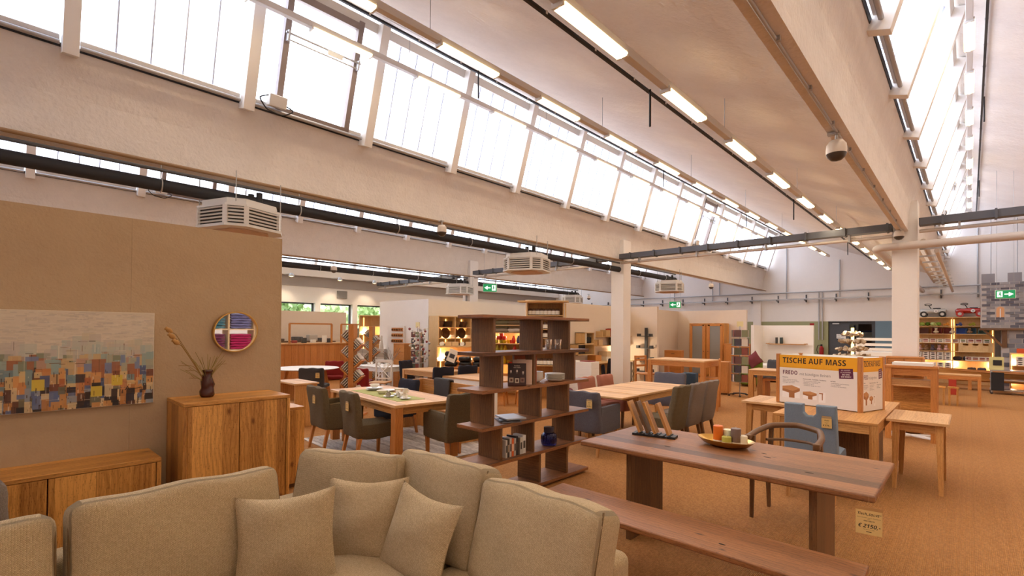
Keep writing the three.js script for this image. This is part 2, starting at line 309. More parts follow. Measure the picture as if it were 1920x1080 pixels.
// continuous light strips with warm tubes, hung on chains
const glowMat = new THREE.MeshStandardMaterial({ name: 'lamp_glow', color: 0xfff0d8, emissive: new THREE.Color().setRGB(1, 0.74, 0.38), emissiveIntensity: 2.6, roughness: 0.4 });
const coreMat = new THREE.MeshStandardMaterial({ name: 'tube_glow', color: 0xffffff, emissive: new THREE.Color().setRGB(1, 0.86, 0.6), emissiveIntensity: 7, roughness: 0.4 });
const trayG = bx(0.1, 0.012, 0.76, 0, -0.055, 0), tubeG = cz(0.013, 0.74, 0, -0.068, 0, 8), chainG = cy(0.004, 0.004, 0.4, 0, 0.22, 0, 5), capG = bx(0.09, 0.045, 0.02, 0, -0.05, 0);
function lightStrip(x, y, z0, n, label, chain = 0.4, lamps = true) {
  const t = thing('light_strip', label, 'light', [x, y, 0], 0, 'ceiling light strips'), end = z0 - 1.48 * n;
  part('rail', bb(-0.032, -0.045, end, 0.032, 0.025, z0 + 0.6, 0.004), M.white_metal, t);
  for (let i = 0; i < n; i++) {
    const z = z0 - 1.48 * i - 0.37;
    const l = part('lamp', trayG, glowMat, t, [0, 0, z]); part('tube', tubeG, coreMat, l); part('end_cap', capG, M.white_metal, l, [0, 0, 0.39]); part('end_cap', capG, M.white_metal, l, [0, 0, -0.39]);
    if (chain && i % 2 === 0) part('chain', chainG, M.galv, t, [0, chain - 0.4, z + 0.5]);
    if (lamps) { const a = new THREE.RectAreaLight(LAMP_COLOR, LAMP_POWER, 0.1, 0.74); a.name = 'lamp_light'; a.position.set(x, y - 0.086, z); a.rotation.x = -PI / 2; scene.add(a); }
  }
  return t;
}
lightStrip(0, 5.25, 1.36, 15, 'light strip hanging nearly overhead, beside the steep right-hand skylight', 0.38);
lightStrip(-1.88, 3.77, 0.52, 14, 'bright near light strip under the slope beside the great beam', 0.4);
lightStrip(-3.71, 4.46, 0.0, 14, 'light strip under the middle of the ceiling slope, along the skylight top', 0.42);
lightStrip(-5.6, 5.22, -1.1, 13, 'light strip hanging in front of the large skylight panes', 0.4);
lightStrip(1.93, 4.46, 2.2, 14, 'light strip above the aisle right of the camera', 0.42);
lightStrip(3.76, 3.77, 2.2, 14, 'light strip by the right-hand wall', 0.4);
lightStrip(-7.52, 3.8, -0.85, 12, 'light strip low in the second bay, behind the beige gutter beam', 0.36);
lightStrip(-9.4, 4.5, 0.5, 13, 'light strip high in the second bay', 0.4);
lightStrip(-13.16, 3.8, -1.2, 12, 'light strip low in the third bay, above the sales counter', 0.36);
lightStrip(-15.0, 4.5, -1.2, 12, 'light strip high in the third bay near the garden wall', 0.4);
// cable tracks under the slabs
for (const [x, y, n] of [[-5.5, 5.62, 'black cable track under the ridge above the large skylight'], [-2.66, 4.40, 'black cable track on the slope beside the bright near light strip'], [0.16, 5.62, 'black cable track under the ridge of the right-hand bay']]) {
  const t = thing('cable_track', n, 'cable', [x, y, 0]);
  part('track', bb(-0.014, -0.02, ZF + 0.05, 0.014, 0.01, 3), M.black, t);
  for (let z = 2; z > -22; z -= 0.75) part('clip', bx(0.04, 0.03, 0.02, 0, 0, z), M.white_metal, t);
  for (const z of [-5.1, -11.3, -17.4]) part('dropper', cy(0.012, 0.012, 0.42, 0.02, -0.2, z, 6), M.black, t);
}
// cross trays and pipes at the columns
function tray(x0, x1, y, label, pipe = true) {
  const t = thing('cable_tray', label, 'cable tray', [0, 0, 0], 0, 'cross trays between the columns');
  part('tray', bb(x0, y - 0.06, -10.815, x1, y + 0.06, -10.62), M.tray, t);
  for (let x = x0 + 0.3; x < x1; x += 0.62) part('tray_bracket', bx(0.03, 0.15, 0.2, x, y - 0.005, -10.68), M.tray, t);
  if (pipe) { const p = t; part('pipe', cx(0.03, x1 - x0, (x0 + x1) / 2, y - 0.15, -10.72), M.pipe_cream, p); for (let x = x0 + 0.5; x < x1; x += 1.4) part('pipe_clamp', bx(0.03, 0.14, 0.1, x, y - 0.11, -10.71), M.galv, p); }
}
tray(-6.3, -0.98, 3.51, 'dark cable tray between the near column and the next');
tray(-0.62, 5.3, 3.55, 'dark cable tray running right from the near column');
tray(-11.6, -6.75, 3.5, 'dark cable tray in the second bay');
tray(-17.2, -12.4, 3.45, 'dark cable tray in the third bay by the garden wall');
{ const p = thing('heating_pipe', 'thick cream pipe passing the near column', 'pipe');
  part('pipe', cx(0.065, 6.3, 2.1, 3.17, -10.65, 18), M.pipe_cream, p);
  part('elbow', tube([[-1.0, 3.17, -10.65], [-1.12, 3.17, -10.66], [-1.2, 3.16, -10.74], [-1.2, 3.16, -10.9]], 0.065, 16, 14), M.pipe_cream, p);
  part('pipe', cz(0.065, 11.4, -1.2, 3.16, -16.6, 14), M.pipe_cream, p);
  part('elbow', tube([[-1.08, 3.17, -10.65], [-0.9, 3.17, -10.64]], 0.064, 8, 14), M.pipe_cream, p); }
{ const p = thing('pipe_bundle', 'pair of cream pipes with bracket rungs under the beam behind the near column', 'pipe');
  for (const [x, y, r] of [[-0.6, 3.3, 0.05], [-0.42, 3.12, 0.035]]) part('pipe', cz(r, 11.1, x, y, -16.8, 12), M.pipe_cream, p);
  for (let z = -11.6; z > -22; z -= 1.1) part('rung', bb(-0.75, 3.2, z - 0.02, -0.35, 3.23, z + 0.02), M.galv, p); }
{ const p = thing('conduit', 'thin conduit clipped along the underside of the great beam', 'conduit'); part('pipe', cz(0.012, 11.4, -0.845, 3.425, -5.0, 8), M.galv, p); for (let z = 0; z > -10; z -= 0.8) part('clip', bx(0.02, 0.03, 0.03, -0.83, 3.425, z), M.galv, p); }
// heating pipes under the second and third gutters, with unit heaters
const slatG = [bx(0.18, 0.014, 0.032, 0, 0, 0), bx(0.41, 0.014, 0.032, 0, 0, 0)];
function heater(x, y, z, s, label) {
  const t = thing('unit_heater', label, 'heater', [x, y, z], 0.35, 'hanging unit heaters'); t.scale.setScalar(s);
  const oct = (r, h, yy, c = 0.72) => { const p = []; for (const [a, b] of [[1, c], [c, 1], [-c, 1], [-1, c], [-1, -c], [-c, -1], [c, -1], [1, -c]].slice().reverse()) p.push([a * r * 0.72, b * r * 0.72]); return prism(p, h).rotateX(-PI / 2).translate(0, yy, 0); };
  part('casing', oct(0.5, 0.2, 0.04, 0.6), tint(0x44403e), t); part('top_cover', [oct(0.53, 0.025, 0.24, 0.6), oct(0.47, 0.07, 0.265, 0.6)], M.white_metal, t);
  part('bottom_frame', [oct(0.54, 0.03, 0.015, 0.6)], M.white_metal, t); part('fan_grille', [oct(0.36, 0.02, 0, 0.6)], tint(0xc7a68c), t);
  for (let i = 0; i < 8; i++) {
    const a = i * PI / 4, diag = i % 2, R = diag ? 0.418 : 0.372;
    for (let j = 0; j < 5; j++) part('slat', slatG[diag ? 0 : 1], M.white_metal, t, [Math.sin(a) * R, 0.075 + j * 0.038, Math.cos(a) * R], [0.5, a, 0]).rotation.order = "YXZ";
    const b = a + (diag ? 0.245 : 0.54); part('corner_post', bx(0.05, 0.21, 0.03, 0, 0, 0), M.white_metal, t, [Math.sin(b) * 0.425, 0.14, Math.cos(b) * 0.425], [0, b, 0]);
  }
  for (const q of [-0.08, 0.06]) part('connection', cy(0.035, 0.035, 0.22, q, 0.42, -0.2, 10), M.insulation, t);
  for (const [a, b] of [[-0.3, -0.3], [0.3, -0.3], [-0.3, 0.3], [0.3, 0.3]]) part('hanger', cy(0.006, 0.006, 0.34, a, 0.46, b, 6), M.galv, t);
  return t;
}
function heatLine(x, z1, n, ends) {
  const t = thing('heating_main', 'black insulated heating pipe under the ' + n, 'pipe', [x, 0, 0]);
  part('insulated_pipe', cz(0.068, 4 - z1, 0, 3.22, (4 + z1) / 2, 18), M.insulation, t); part('elbow', tube([[0, 3.22, z1], [0, 3.21, z1 - 0.06], [0, 3.14, z1 - 0.08], [0, 3.08, z1 - 0.08]], 0.05, 12, 10), M.insulation, t);
  part('thin_pipe', cz(0.02, 4 - z1, 0.02, 3.38, (4 + z1) / 2, 8), M.tray, t);
  part('mounting_rail', [cz(0.02, 4 - ZF, 0.12, 3.43, (4 + ZF) / 2, 8)], tint(0x9a7a58), t);
  for (let z = 3.2; z > z1; z -= 1.5) part('pipe_clamp', [new THREE.TorusGeometry(0.072, 0.008, 6, 18).translate(0, 3.22, z), cy(0.006, 0.006, 0.2, 0, 3.36, z, 6)], M.steel, t);
}
heatLine(-6.42, -14.0, 'second gutter beam'); heatLine(-12.06, -17.0, 'third gutter beam');
heater(-6.35, 2.8, -2.08, 1.0, 'large white unit heater above the tan partition'); heater(-6.35, 2.8, -7.25, 1.05, 'white unit heater hanging above the walnut bookcase'); heater(-6.35, 2.8, -13.5, 1.0, 'white unit heater right of the second column');
heater(-11.95, 2.8, -10.4, 1.0, 'far white unit heater left of the third column'); heater(-11.95, 2.8, -16.5, 1.0, 'small far white unit heater above the office partition');
// sensors
function sensor(x, y, z, label, s = 1) {
  const t = thing('ceiling_sensor', label, 'sensor', [x, y, z]); t.scale.setScalar(s);
  part('body', lathe([[0.001, 0.09], [0.05, 0.085], [0.075, 0.05], [0.08, 0.0], [0.078, -0.03]], 24), tint(0xd8cabb, 0.45), t); part('dome', lathe([[0.001, -0.095], [0.04, -0.085], [0.066, -0.06], [0.078, -0.03]], 24), tint(0x4a403a, 0.3), t);
  part('bracket', [cy(0.012, 0.012, 0.07, 0, 0.12, 0, 8), bx(0.09, 0.02, 0.05, -0.02, 0.15, 0)], M.galv, t);
}
sensor(-0.85, 3.27, -5.05, 'white ball sensor hanging under the great beam'); sensor(-0.88, 3.36, -10.62, 'white ball sensor on the near column', 0.95);
sensor(-6.2, 3.27, -5.0, 'white ball sensor under the second gutter beam'); sensor(-6.3, 3.2, -16.5, 'small ball sensor far along the second gutter beam'); sensor(-11.9, 3.2, -6.1, 'ball sensor in front of the far skylight band'); sensor(-11.9, 3.1, -17.6, 'small ball sensor beside the farthest unit heater');
// spots on the garden wall
for (const [z, n] of [[-7.1, 'left'], [-8.85, 'middle'], [-10.27, 'right']]) {
  const t = thing('spot_lamp', n + ' small spot lamp above the garden windows', 'lamp', [-16.8, 3.44, z], 0, 'spots above the garden windows');
  part('housing', lathe([[0.02, 0.12], [0.06, 0.1], [0.09, 0.02], [0.085, 0]], 16), M.galv, t); part('bulb', lathe([[0.001, -0.01], [0.05, 0.0], [0.08, 0.025]], 16), glowMat, t); part('arm', bb(-0.6, 0.1, -0.015, 0, 0.125, 0.015), M.white_metal, t);
  const s = new THREE.SpotLight(LAMP_COLOR, 1.4, 8, 0.7, 0.5); s.name = 'spot_light'; s.position.set(-16.8, 3.41, z); s.target.position.set(-17.4, 2.2, z); s.castShadow = true; scene.add(s, s.target);
}
// trees in the garden
{
  const leafM = [tint(0xbdd092, 0.8), tint(0xa6be80, 0.8), tint(0xd0dea8, 0.8)];
  const lg = new THREE.PlaneGeometry(0.3, 0.2);
  [[-21.5, -6.2, 2.6], [-22.5, -8.6, 3.0], [-21, -10.6, 2.2], [-22.4, -12.8, 3.1], [-23.5, -4.5, 2.8], [-24, -11, 3.6]].forEach(([x, z, h], k) => {
    const t = thing('garden_tree', ['leafy tree outside the leftmost garden window', 'broad tree outside the middle garden window', 'small light tree outside the right garden window', 'tall tree at the right end of the garden', 'tree at the left end of the garden', 'rear tree far back in the garden'][k], 'tree', [x, -0.2, z]);
    part('trunk', cy(0.07, 0.12, h, 0, h / 2, 0, 8), tint(0x5a4a38, 0.9), t);
    const im = new THREE.InstancedMesh(lg, leafM[k % 3], 900), q = new THREE.Object3D(); im.name = 'foliage'; im.userData.kind = 'stuff';
    for (let i = 0; i < 900; i++) { const a = rnd() * 6.28, r = Math.cbrt(rnd()) * 1.25, b = Math.acos(2 * rnd() - 1); q.position.set(Math.cos(a) * Math.sin(b) * r, h + 0.1 + Math.cos(b) * r * 0.9, Math.sin(a) * Math.sin(b) * r); q.rotation.set(rnd() * 6, rnd() * 6, rnd() * 6); q.scale.setScalar(rr(0.6, 1.2)); q.updateMatrix(); im.setMatrixAt(i, q.matrix); }
    t.add(im);
  });
}

// ---------- soft shapes ----------
// a stuffed box: rounded, crowned, a little uneven
function softBox(w, h, d, r = 0.05, crown = 0.02, s = 1, seg = 14) {
  const g = new THREE.BoxGeometry(w, h, d, seg, seg, Math.max(4, Math.round(seg / 2))), p = g.attributes.position, uv = g.attributes.uv, n = V(0, 0, 0), c = V(0, 0, 0);
  const R = Math.min(r, w / 2.02, h / 2.02, d / 2.02);
  for (let i = 0; i < p.count; i++) {
    n.fromBufferAttribute(p, i);
    c.set(THREE.MathUtils.clamp(n.x, -w / 2 + R, w / 2 - R), THREE.MathUtils.clamp(n.y, -h / 2 + R, h / 2 - R), THREE.MathUtils.clamp(n.z, -d / 2 + R, d / 2 - R));
    const a = n.x / (w / 2), b = n.y / (h / 2), e = n.z / (d / 2);
    const v = n.clone().sub(c); if (v.length() > 1e-6) v.setLength(R); c.add(v);
    const bulge = crown * (1 - a * a) * (1 - b * b) * Math.sign(e) * Math.min(1, Math.abs(e) * 1.2);
    c.z += bulge; c.y += crown * 0.25 * (1 - a * a) * (b > 0 ? b : 0);
    c.y += 0.006 * Math.sin(a * 7 + s) * (b > 0 ? b : 0); c.z += 0.005 * Math.sin(a * 5 + b * 4 + s * 2);
    p.setXYZ(i, c.x, c.y, c.z);
    const an = Math.abs(e) > 0.98 ? 0 : Math.abs(a) > 0.98 ? 1 : 2;
    uv.setXY(i, an === 1 ? n.z : n.x, an === 2 ? n.z : n.y);
  }
  g.computeVertexNormals(); return g;
}
// a throw pillow: two bellied faces meeting in a seam with pointed corners
function pillowGeo(w, h, t, s = 1, N = 26) {
  const pos = [], uv = [], idx = [], put = (side) => { for (let j = 0; j <= N; j++) for (let i = 0; i <= N; i++) {
    const a = i / N * 2 - 1, b = j / N * 2 - 1, in1 = 1 - 0.09 * (1 - Math.pow(Math.abs(b), 1.6)) * 1, in2 = 1 - 0.09 * (1 - Math.pow(Math.abs(a), 1.6));
    let x = a * w / 2 * in1, y = b * h / 2 * in2;
    if (b > 0) y -= 0.03 * h * (1 - a * a) * Math.pow(b, 3);
    const e = Math.pow(Math.max(0, 1 - a * a), 0.55) * Math.pow(Math.max(0, 1 - b * b), 0.55);
    const wr = 0.014 * Math.sin(a * 6 + b * 3 + s) * (1 - e) * Math.max(0, 1 - Math.pow(Math.max(Math.abs(a), Math.abs(b)), 6)) + 0.008 * Math.sin(b * 5 - a * 2 + s * 3) * e;
    pos.push(x, y, side * (t / 2 * e + wr)); uv.push(x, y);
  } };
  put(1); put(-1);
  const K = (N + 1) * (N + 1);
  for (let j = 0; j < N; j++) for (let i = 0; i < N; i++) { const q = j * (N + 1) + i; idx.push(q, q + 1, q + N + 2, q, q + N + 2, q + N + 1, K + q, K + q + N + 2, K + q + 1, K + q, K + q + N + 1, K + q + N + 2); }
  const g = new THREE.BufferGeometry(); g.setAttribute('position', new THREE.Float32BufferAttribute(pos, 3)); g.setAttribute('uv', new THREE.Float32BufferAttribute(uv, 2)); g.setIndex(idx); g.computeVertexNormals(); return g;
}
// ---------- price tags ----------
const tagMats = new Map();
function tagMat(lines) { const k = lines.join('|'); if (!tagMats.has(k)) tagMats.set(k, printed(128, 144, (c, w, h) => { c.fillStyle = '#e2bd74'; c.fillRect(0, 0, w, h); c.fillStyle = '#171009'; c.textAlign = 'center'; c.font = 'italic bold 24px sans-serif'; c.fillText(lines[0], w / 2, 40); c.font = '11px sans-serif'; c.fillText(lines[1], w / 2, 66); c.fillText(lines[2] ?? '', w / 2, 80); c.font = 'italic bold 32px sans-serif'; c.fillText(lines[3] ?? '', w / 2, 116); })); return tagMats.get(k); }
const tagG = bx(0.085, 0.095, 0.002, 0, 0, 0), tagF = sheet(0.085, 0.095, 0, 0, 0.0015), tagClip = bx(0.08, 0.022, 0.003, 0, 0.058, 0);
function priceTag(label, pos, ry, lines = ['Stuhl', 'Bezug Stoff', 'Buche', '\u20ac 375,-'], s = 1, tilt = 0) {
  const t = thing('price_tag', label, 'price tag', pos, ry, 'price tags'); t.rotation.order = 'YXZ'; t.rotation.x = tilt; t.scale.setScalar(s);
  part('card', tagG, tint(0xd8ab5c, 0.8), t); part('print', tagF, tagMat(lines), t); part('sleeve', tagClip, tint(0xb9976a, 0.5), t); return t;
}
// ---------- tan partition and what stands before it ----------
{ const w = structure('wall_partition'); part('panel', bb(-4.74, 0, -0.76, -4.62, 2.5, 4.2), M.tanwall, w); part('panel', bb(-4.74, 0, -1.854, -4.62, 2.5, -0.761), M.tanwall, w); part('edge_strip', bb(-4.74, 0, -1.866, -4.62, 2.5, -1.855), M.tanwall, w); }
function cabinet(name, label, category, [w, h, d], pos, ry, { mat = M.oak, cols = [1, 1], foot = 0.05, rows = 1, knob = false, t = 0.028, group } = {}) {
  const g = thing(name, label, category, pos, ry, group);
  part('top', bb(-w / 2, h - t, -d / 2, w / 2, h, d / 2, 0.004), mat, g); part('bottom', bb(-w / 2 + t, foot, -d / 2, w / 2 - t, foot + t, d / 2 - 0.002), mat, g);
  for (const s of [-1, 1]) part('side', bb(s > 0 ? w / 2 - t : -w / 2, foot, -d / 2, s > 0 ? w / 2 : -w / 2 + t, h - t - 0.0006, d / 2, 0.003), mat, g);
  part('back', bb(-w / 2 + t, foot + t, -d / 2, w / 2 - t, h - t, -d / 2 + 0.01), mat, g); part('plinth', bb(-w / 2 + 0.05, 0, -d / 2 + 0.04, w / 2 - 0.05, foot, d / 2 - 0.05), M.darkwood, g);
  const tot = cols.reduce((a, b) => a + b, 0); let x = -w / 2 + t;
  for (const c of cols) { const cw = (w - 2 * t) * c / tot, rh = (h - 2 * t - foot) / rows;
    for (let r = 0; r < rows; r++) { const y0 = foot + t + r * rh; const dr = part(rows > 1 ? 'drawer' : 'door', bb(x + 0.003, y0 + 0.003, d / 2 - 0.03, x + cw - 0.003, y0 + rh - 0.003, d / 2 - 0.005, 0.003, rows > 1 ? 0 : 1), mat, g); if (knob) part('knob', rows > 1 ? bx(0.12, 0.02, 0.02, x + cw / 2, y0 + rh * 0.62, d / 2 + 0.004) : cy(0.012, 0.012, 0.03, x + (c === cols[0] ? cw - 0.05 : 0.05), y0 + rh * 0.6, d / 2 + 0.008, 8), M.darkwood, dr); }
    x += cw; }
  return g;
}
cabinet('highboard', 'tall oak highboard with two doors against the tan partition', 'cabinet', [0.765, 1.13, 0.46], [-4.388, 0, -1.378], PI / 2, { cols: [1, 1.02] });
cabinet('sideboard', 'low oak sideboard under the city painting', 'sideboard', [2.0, 0.755, 0.4], [-4.418, 0, 0.117], PI / 2, { cols: [1, 1.45, 1], foot: 0.06 });
{ // canvas with an abstract skyline of palette-knife blocks
  const mat = printed(1024, 512, (c, w, h) => {
    c.fillStyle = '#cfc0ac'; c.fillRect(0, 0, w, h);
    for (let i = 0; i < 3000; i++) { c.fillStyle = pick(['#d8c9b4', '#b9aa97', '#c7b5a0', '#a79c93', '#d9cdbb']); c.globalAlpha = 0.3; c.fillRect(rnd() * w, rnd() * h * 0.75, rr(6, 46), rr(2, 9)); }
    const pal = [['#aeb3a6', '#b9b8a4', '#9fadaa', '#c3b394', '#b7a9a0'], ['#8fa29c', '#c4a374', '#a49f86', '#b48c74', '#7c7f66', '#7480a2', '#9a5c3c'], ['#cf8f50', '#7a4228', '#c07c46', '#4c567a', '#d4b27a', '#3c2c2a', '#73898a', '#a65a34', '#c99a60'], ['#c68a4c', '#2c1c1a', '#5b3624', '#d4b88c', '#5c668a', '#241e2a', '#8c939c', '#b5763e', '#6c644c', '#1d1614']];
    for (let pass = 0; pass < 3; pass++) for (let x = -20; x < w; x += rr(14, 34)) {
      const bw = rr(22, 62), t0 = 0.22 + 0.22 * noise(x / 120 + 3 + pass * 7, 0.5, 999, 9, 44) + pass * 0.1 + rr(0, 0.1) - 0.1 * (x / w); let y = t0 * h;
      while (y < h) { const f = y / h, k = f < 0.42 ? 0 : f < 0.56 ? 1 : f < 0.74 ? 2 : 3, bh = rr(18, 80); c.globalAlpha = k === 0 ? 0.55 : 0.88; c.fillStyle = pick(pal[k]); c.fillRect(x + rr(-5, 5), y, bw + rr(-8, 8), bh); if (rnd() > 0.55) { c.globalAlpha = 0.6; c.fillStyle = pick(['#2a1b16', '#e2d3bc', '#6b4a30']); if (rnd() > 0.5) c.fillRect(x + rnd() * bw, y, rr(1, 5), bh * rr(0.5, 1.6)); else c.fillRect(x - rr(0, 14), y + bh * rnd(), bw * rr(0.6, 1.5), rr(1, 4)); } y += bh * rr(0.7, 1); }
    }
    c.globalAlpha = 0.95; for (const [x, y] of [[770, 400], [850, 345], [560, 350]]) { c.fillStyle = '#d2b43e'; c.fillRect(x, y, 44, 56); }
    for (let i = 0; i < 260; i++) { c.globalAlpha = 0.55; c.fillStyle = pick(['#1c1212', '#e9dcc6', '#3a2018']); c.fillRect(rnd() * w, rr(0.6, 1) * h, rr(1, 5), rr(4, 26)); }
    c.globalAlpha = 1; c.strokeStyle = '#1a1008'; c.lineWidth = 3; c.beginPath(); c.moveTo(905, 432); c.lineTo(915, 412); c.lineTo(922, 430); c.lineTo(975, 420); c.stroke();
  }, 0.55);
  const t = thing('city_painting', 'abstract city skyline painting on canvas, on the tan partition', 'painting', [-4.597, 1.105, -0.16], PI / 2);
  part('canvas', bb(-0.74, 0, -0.02, 0.74, 0.685, 0.02, 0.003), tint(0xd8cbb8, 0.8), t); part('paint', sheet(1.474, 0.679, 0, 0.3425, 0.0205), mat, t);
}
{ // pebble-shaped wall mirror
  const pts = []; for (let i = 0; i < 72; i++) { const a = i / 72 * 2 * PI; const r = 1 + 0.1 * Math.cos(a - 2.2) - 0.05 * Math.cos(2 * a + 0.6); pts.push([Math.cos(a) * 0.178 * r, Math.sin(a) * 0.163 * r]); }
  const t = thing('wall_mirror', 'pebble-shaped mirror with brass rim above the tall highboard', 'mirror', [-4.612, 1.635, -1.48], PI / 2);
  const s = new THREE.Shape(pts.map((p) => new THREE.Vector2(...p))); s.holes.push(new THREE.Path(pts.map(([x, y]) => new THREE.Vector2(x * 0.965, y * 0.965)).reverse()));
  part('rim', new THREE.ExtrudeGeometry(s, { depth: 0.05, bevelEnabled: true, bevelSize: 0.002, bevelThickness: 0.002, bevelSegments: 2 }), M.brass, t);
  part('mirror_glass', new THREE.ExtrudeGeometry(new THREE.Shape(pts.map(([x, y]) => new THREE.Vector2(x * 0.966, y * 0.966))), { depth: 0.03, bevelEnabled: false }), M.mirror, t);
}
{ // brown bottle vase with dried stems
  const t = thing('glass_vase', 'knobbly brown glass vase standing on the tall highboard', 'vase', [-4.44, 1.13, -1.225]);
  const g = lathe([[0.001, 0], [0.042, 0.002], [0.052, 0.02], [0.05, 0.05], [0.042, 0.075], [0.049, 0.1], [0.044, 0.13], [0.034, 0.16], [0.031, 0.19], [0.036, 0.2], [0.04, 0.207], [0.036, 0.216], [0.03, 0.214], [0.026, 0.19], [0.028, 0.16], [0.038, 0.12], [0.036, 0.07], [0.04, 0.02], [0.001, 0.012]], 32), p = g.attributes.position;
  for (let i = 0; i < p.count; i++) { const a = Math.atan2(p.getZ(i), p.getX(i)), y = p.getY(i), k = 1 + 0.1 * Math.sin(a * 3 + y * 60) * (y > 0.02 && y < 0.18 ? 1 : 0); p.setX(i, p.getX(i) * k); p.setZ(i, p.getZ(i) * k); }
  g.computeVertexNormals(); part('bottle', g, new THREE.MeshPhysicalMaterial({ color: 0x44190e, roughness: 0.22, clearcoat: 0.15 }), t);
  const d = thing('dried_flowers', 'dried seed pods and grasses in the brown vase', 'flowers', [-4.44, 1.15, -1.225]), stem = tint(0x8a6a34, 0.9), pod = tint(0xb98a50, 0.85);
  for (const [dz, dy, dx] of [[0.25, 0.5, 0.0], [0.235, 0.455, 0.02], [0.21, 0.41, 0.03]]) { const st = part('stem', tube([[0, 0.02, 0], [dx * 0.3, dy * 0.4, dz * 0.25], [dx, dy - 0.03, dz * 0.85], [dx, dy, dz]], 0.0025, 14, 5), stem, d); part('seed_pod', lathe([[0.003, -0.03], [0.014, -0.018], [0.02, 0], [0.012, 0.018], [0.014, 0.028], [0.002, 0.03]], 12).rotateX(0.9).translate(dx, dy + 0.01, dz + 0.012), pod, st); }
  for (let i = 0; i < 26; i++) { const a = rnd() * 6.28, r = rr(0.03, 0.14), h = rr(0.2, 0.34), q = rr(-0.05, 0.06); part('grass', tube([[0, 0.05, 0], [Math.cos(a) * r * 0.3, h * 0.6, Math.sin(a) * r * 0.3 + q * 0.3], [Math.cos(a) * r, h, Math.sin(a) * r + q]], 0.0016, 8, 4), tint(pick([0x8a7a3c, 0x9a8446, 0x77682e]), 0.9), d); }
  for (const [z, y] of [[0.2, 0.24], [0.13, 0.14], [-0.13, 0.24], [0.15, 0.2]]) part('twig', [tube([[0, 0.1, 0], [0.01, y * 0.95, z * 0.5], [0.02, y, z]], 0.0016, 10, 4), tube([[0.015, y * 0.97, z * 0.7], [0.02, y + 0.02, z * 0.9]], 0.0014, 5, 4)], stem, d);
}
// ---------- corner sofa ----------
{
  const t = thing('corner_sofa', 'L-shaped sand-coloured fabric corner sofa in the foreground', 'sofa', [-2.2, 0, -1.0]);
  const at = (x, y, z) => [x + 2.2, y, z + 1.0];
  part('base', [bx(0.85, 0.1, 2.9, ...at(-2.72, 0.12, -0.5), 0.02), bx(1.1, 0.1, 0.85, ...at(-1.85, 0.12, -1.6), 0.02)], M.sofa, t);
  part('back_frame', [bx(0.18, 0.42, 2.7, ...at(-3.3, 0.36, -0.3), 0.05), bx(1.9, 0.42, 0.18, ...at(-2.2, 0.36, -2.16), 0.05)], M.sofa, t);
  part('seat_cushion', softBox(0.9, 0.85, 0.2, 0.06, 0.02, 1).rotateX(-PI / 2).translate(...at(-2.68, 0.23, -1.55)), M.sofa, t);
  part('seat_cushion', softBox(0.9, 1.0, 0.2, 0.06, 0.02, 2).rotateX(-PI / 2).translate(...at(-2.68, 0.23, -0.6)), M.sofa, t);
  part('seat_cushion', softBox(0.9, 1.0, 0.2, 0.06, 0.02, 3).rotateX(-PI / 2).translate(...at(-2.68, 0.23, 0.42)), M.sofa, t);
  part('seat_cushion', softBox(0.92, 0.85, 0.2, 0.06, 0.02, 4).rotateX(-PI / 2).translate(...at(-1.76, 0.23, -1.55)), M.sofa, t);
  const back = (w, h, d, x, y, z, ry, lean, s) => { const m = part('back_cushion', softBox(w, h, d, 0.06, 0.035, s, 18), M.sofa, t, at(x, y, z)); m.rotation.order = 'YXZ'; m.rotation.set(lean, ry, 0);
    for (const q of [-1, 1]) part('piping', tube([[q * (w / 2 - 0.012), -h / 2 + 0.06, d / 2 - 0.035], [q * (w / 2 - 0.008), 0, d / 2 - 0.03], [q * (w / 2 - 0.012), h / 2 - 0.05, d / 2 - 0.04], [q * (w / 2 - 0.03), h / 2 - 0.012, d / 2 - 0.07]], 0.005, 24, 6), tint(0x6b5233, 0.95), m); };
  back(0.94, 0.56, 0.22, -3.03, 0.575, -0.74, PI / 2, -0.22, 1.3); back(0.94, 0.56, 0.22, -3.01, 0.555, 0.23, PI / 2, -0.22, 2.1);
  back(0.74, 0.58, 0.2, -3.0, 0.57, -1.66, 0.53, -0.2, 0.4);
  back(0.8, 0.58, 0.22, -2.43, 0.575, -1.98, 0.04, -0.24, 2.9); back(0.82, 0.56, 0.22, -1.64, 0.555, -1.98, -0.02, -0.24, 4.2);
  for (const [x, z] of [[-3.2, 0.7], [-2.4, 0.7], [-3.2, -2.0], [-1.4, -2.0], [-1.4, -1.3]]) part('foot', cy(0.025, 0.02, 0.08, ...at(x, 0.04, z), 10), M.darkwood, t);
}
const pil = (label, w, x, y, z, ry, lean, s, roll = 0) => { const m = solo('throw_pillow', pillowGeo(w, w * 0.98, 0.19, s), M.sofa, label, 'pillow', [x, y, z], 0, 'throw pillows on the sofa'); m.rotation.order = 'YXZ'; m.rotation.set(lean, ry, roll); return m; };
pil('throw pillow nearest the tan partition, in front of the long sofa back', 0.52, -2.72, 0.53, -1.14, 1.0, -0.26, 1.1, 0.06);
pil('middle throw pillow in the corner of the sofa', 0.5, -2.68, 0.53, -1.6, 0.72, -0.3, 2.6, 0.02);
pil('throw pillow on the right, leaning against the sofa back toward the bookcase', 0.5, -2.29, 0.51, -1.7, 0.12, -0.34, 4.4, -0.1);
{ const t = thing('lounge_chair', 'grey-brown tweed lounge chair cut off by the left edge', 'chair', [-3.5, 0, 0.28], 0);
  part('backrest', softBox(0.16, 0.5, 0.74, 0.06, 0.01, 3), M.taupe, t, [0, 0.68, 0]); part('seat', softBox(0.16, 0.2, 0.7, 0.05, 0, 1), M.taupe, t, [0, 0.32, 0]); for (const z of [-0.25, 0.25]) part('leg', cy(0.02, 0.015, 0.22, 0, 0.11, z, 8), M.darkwood, t); }
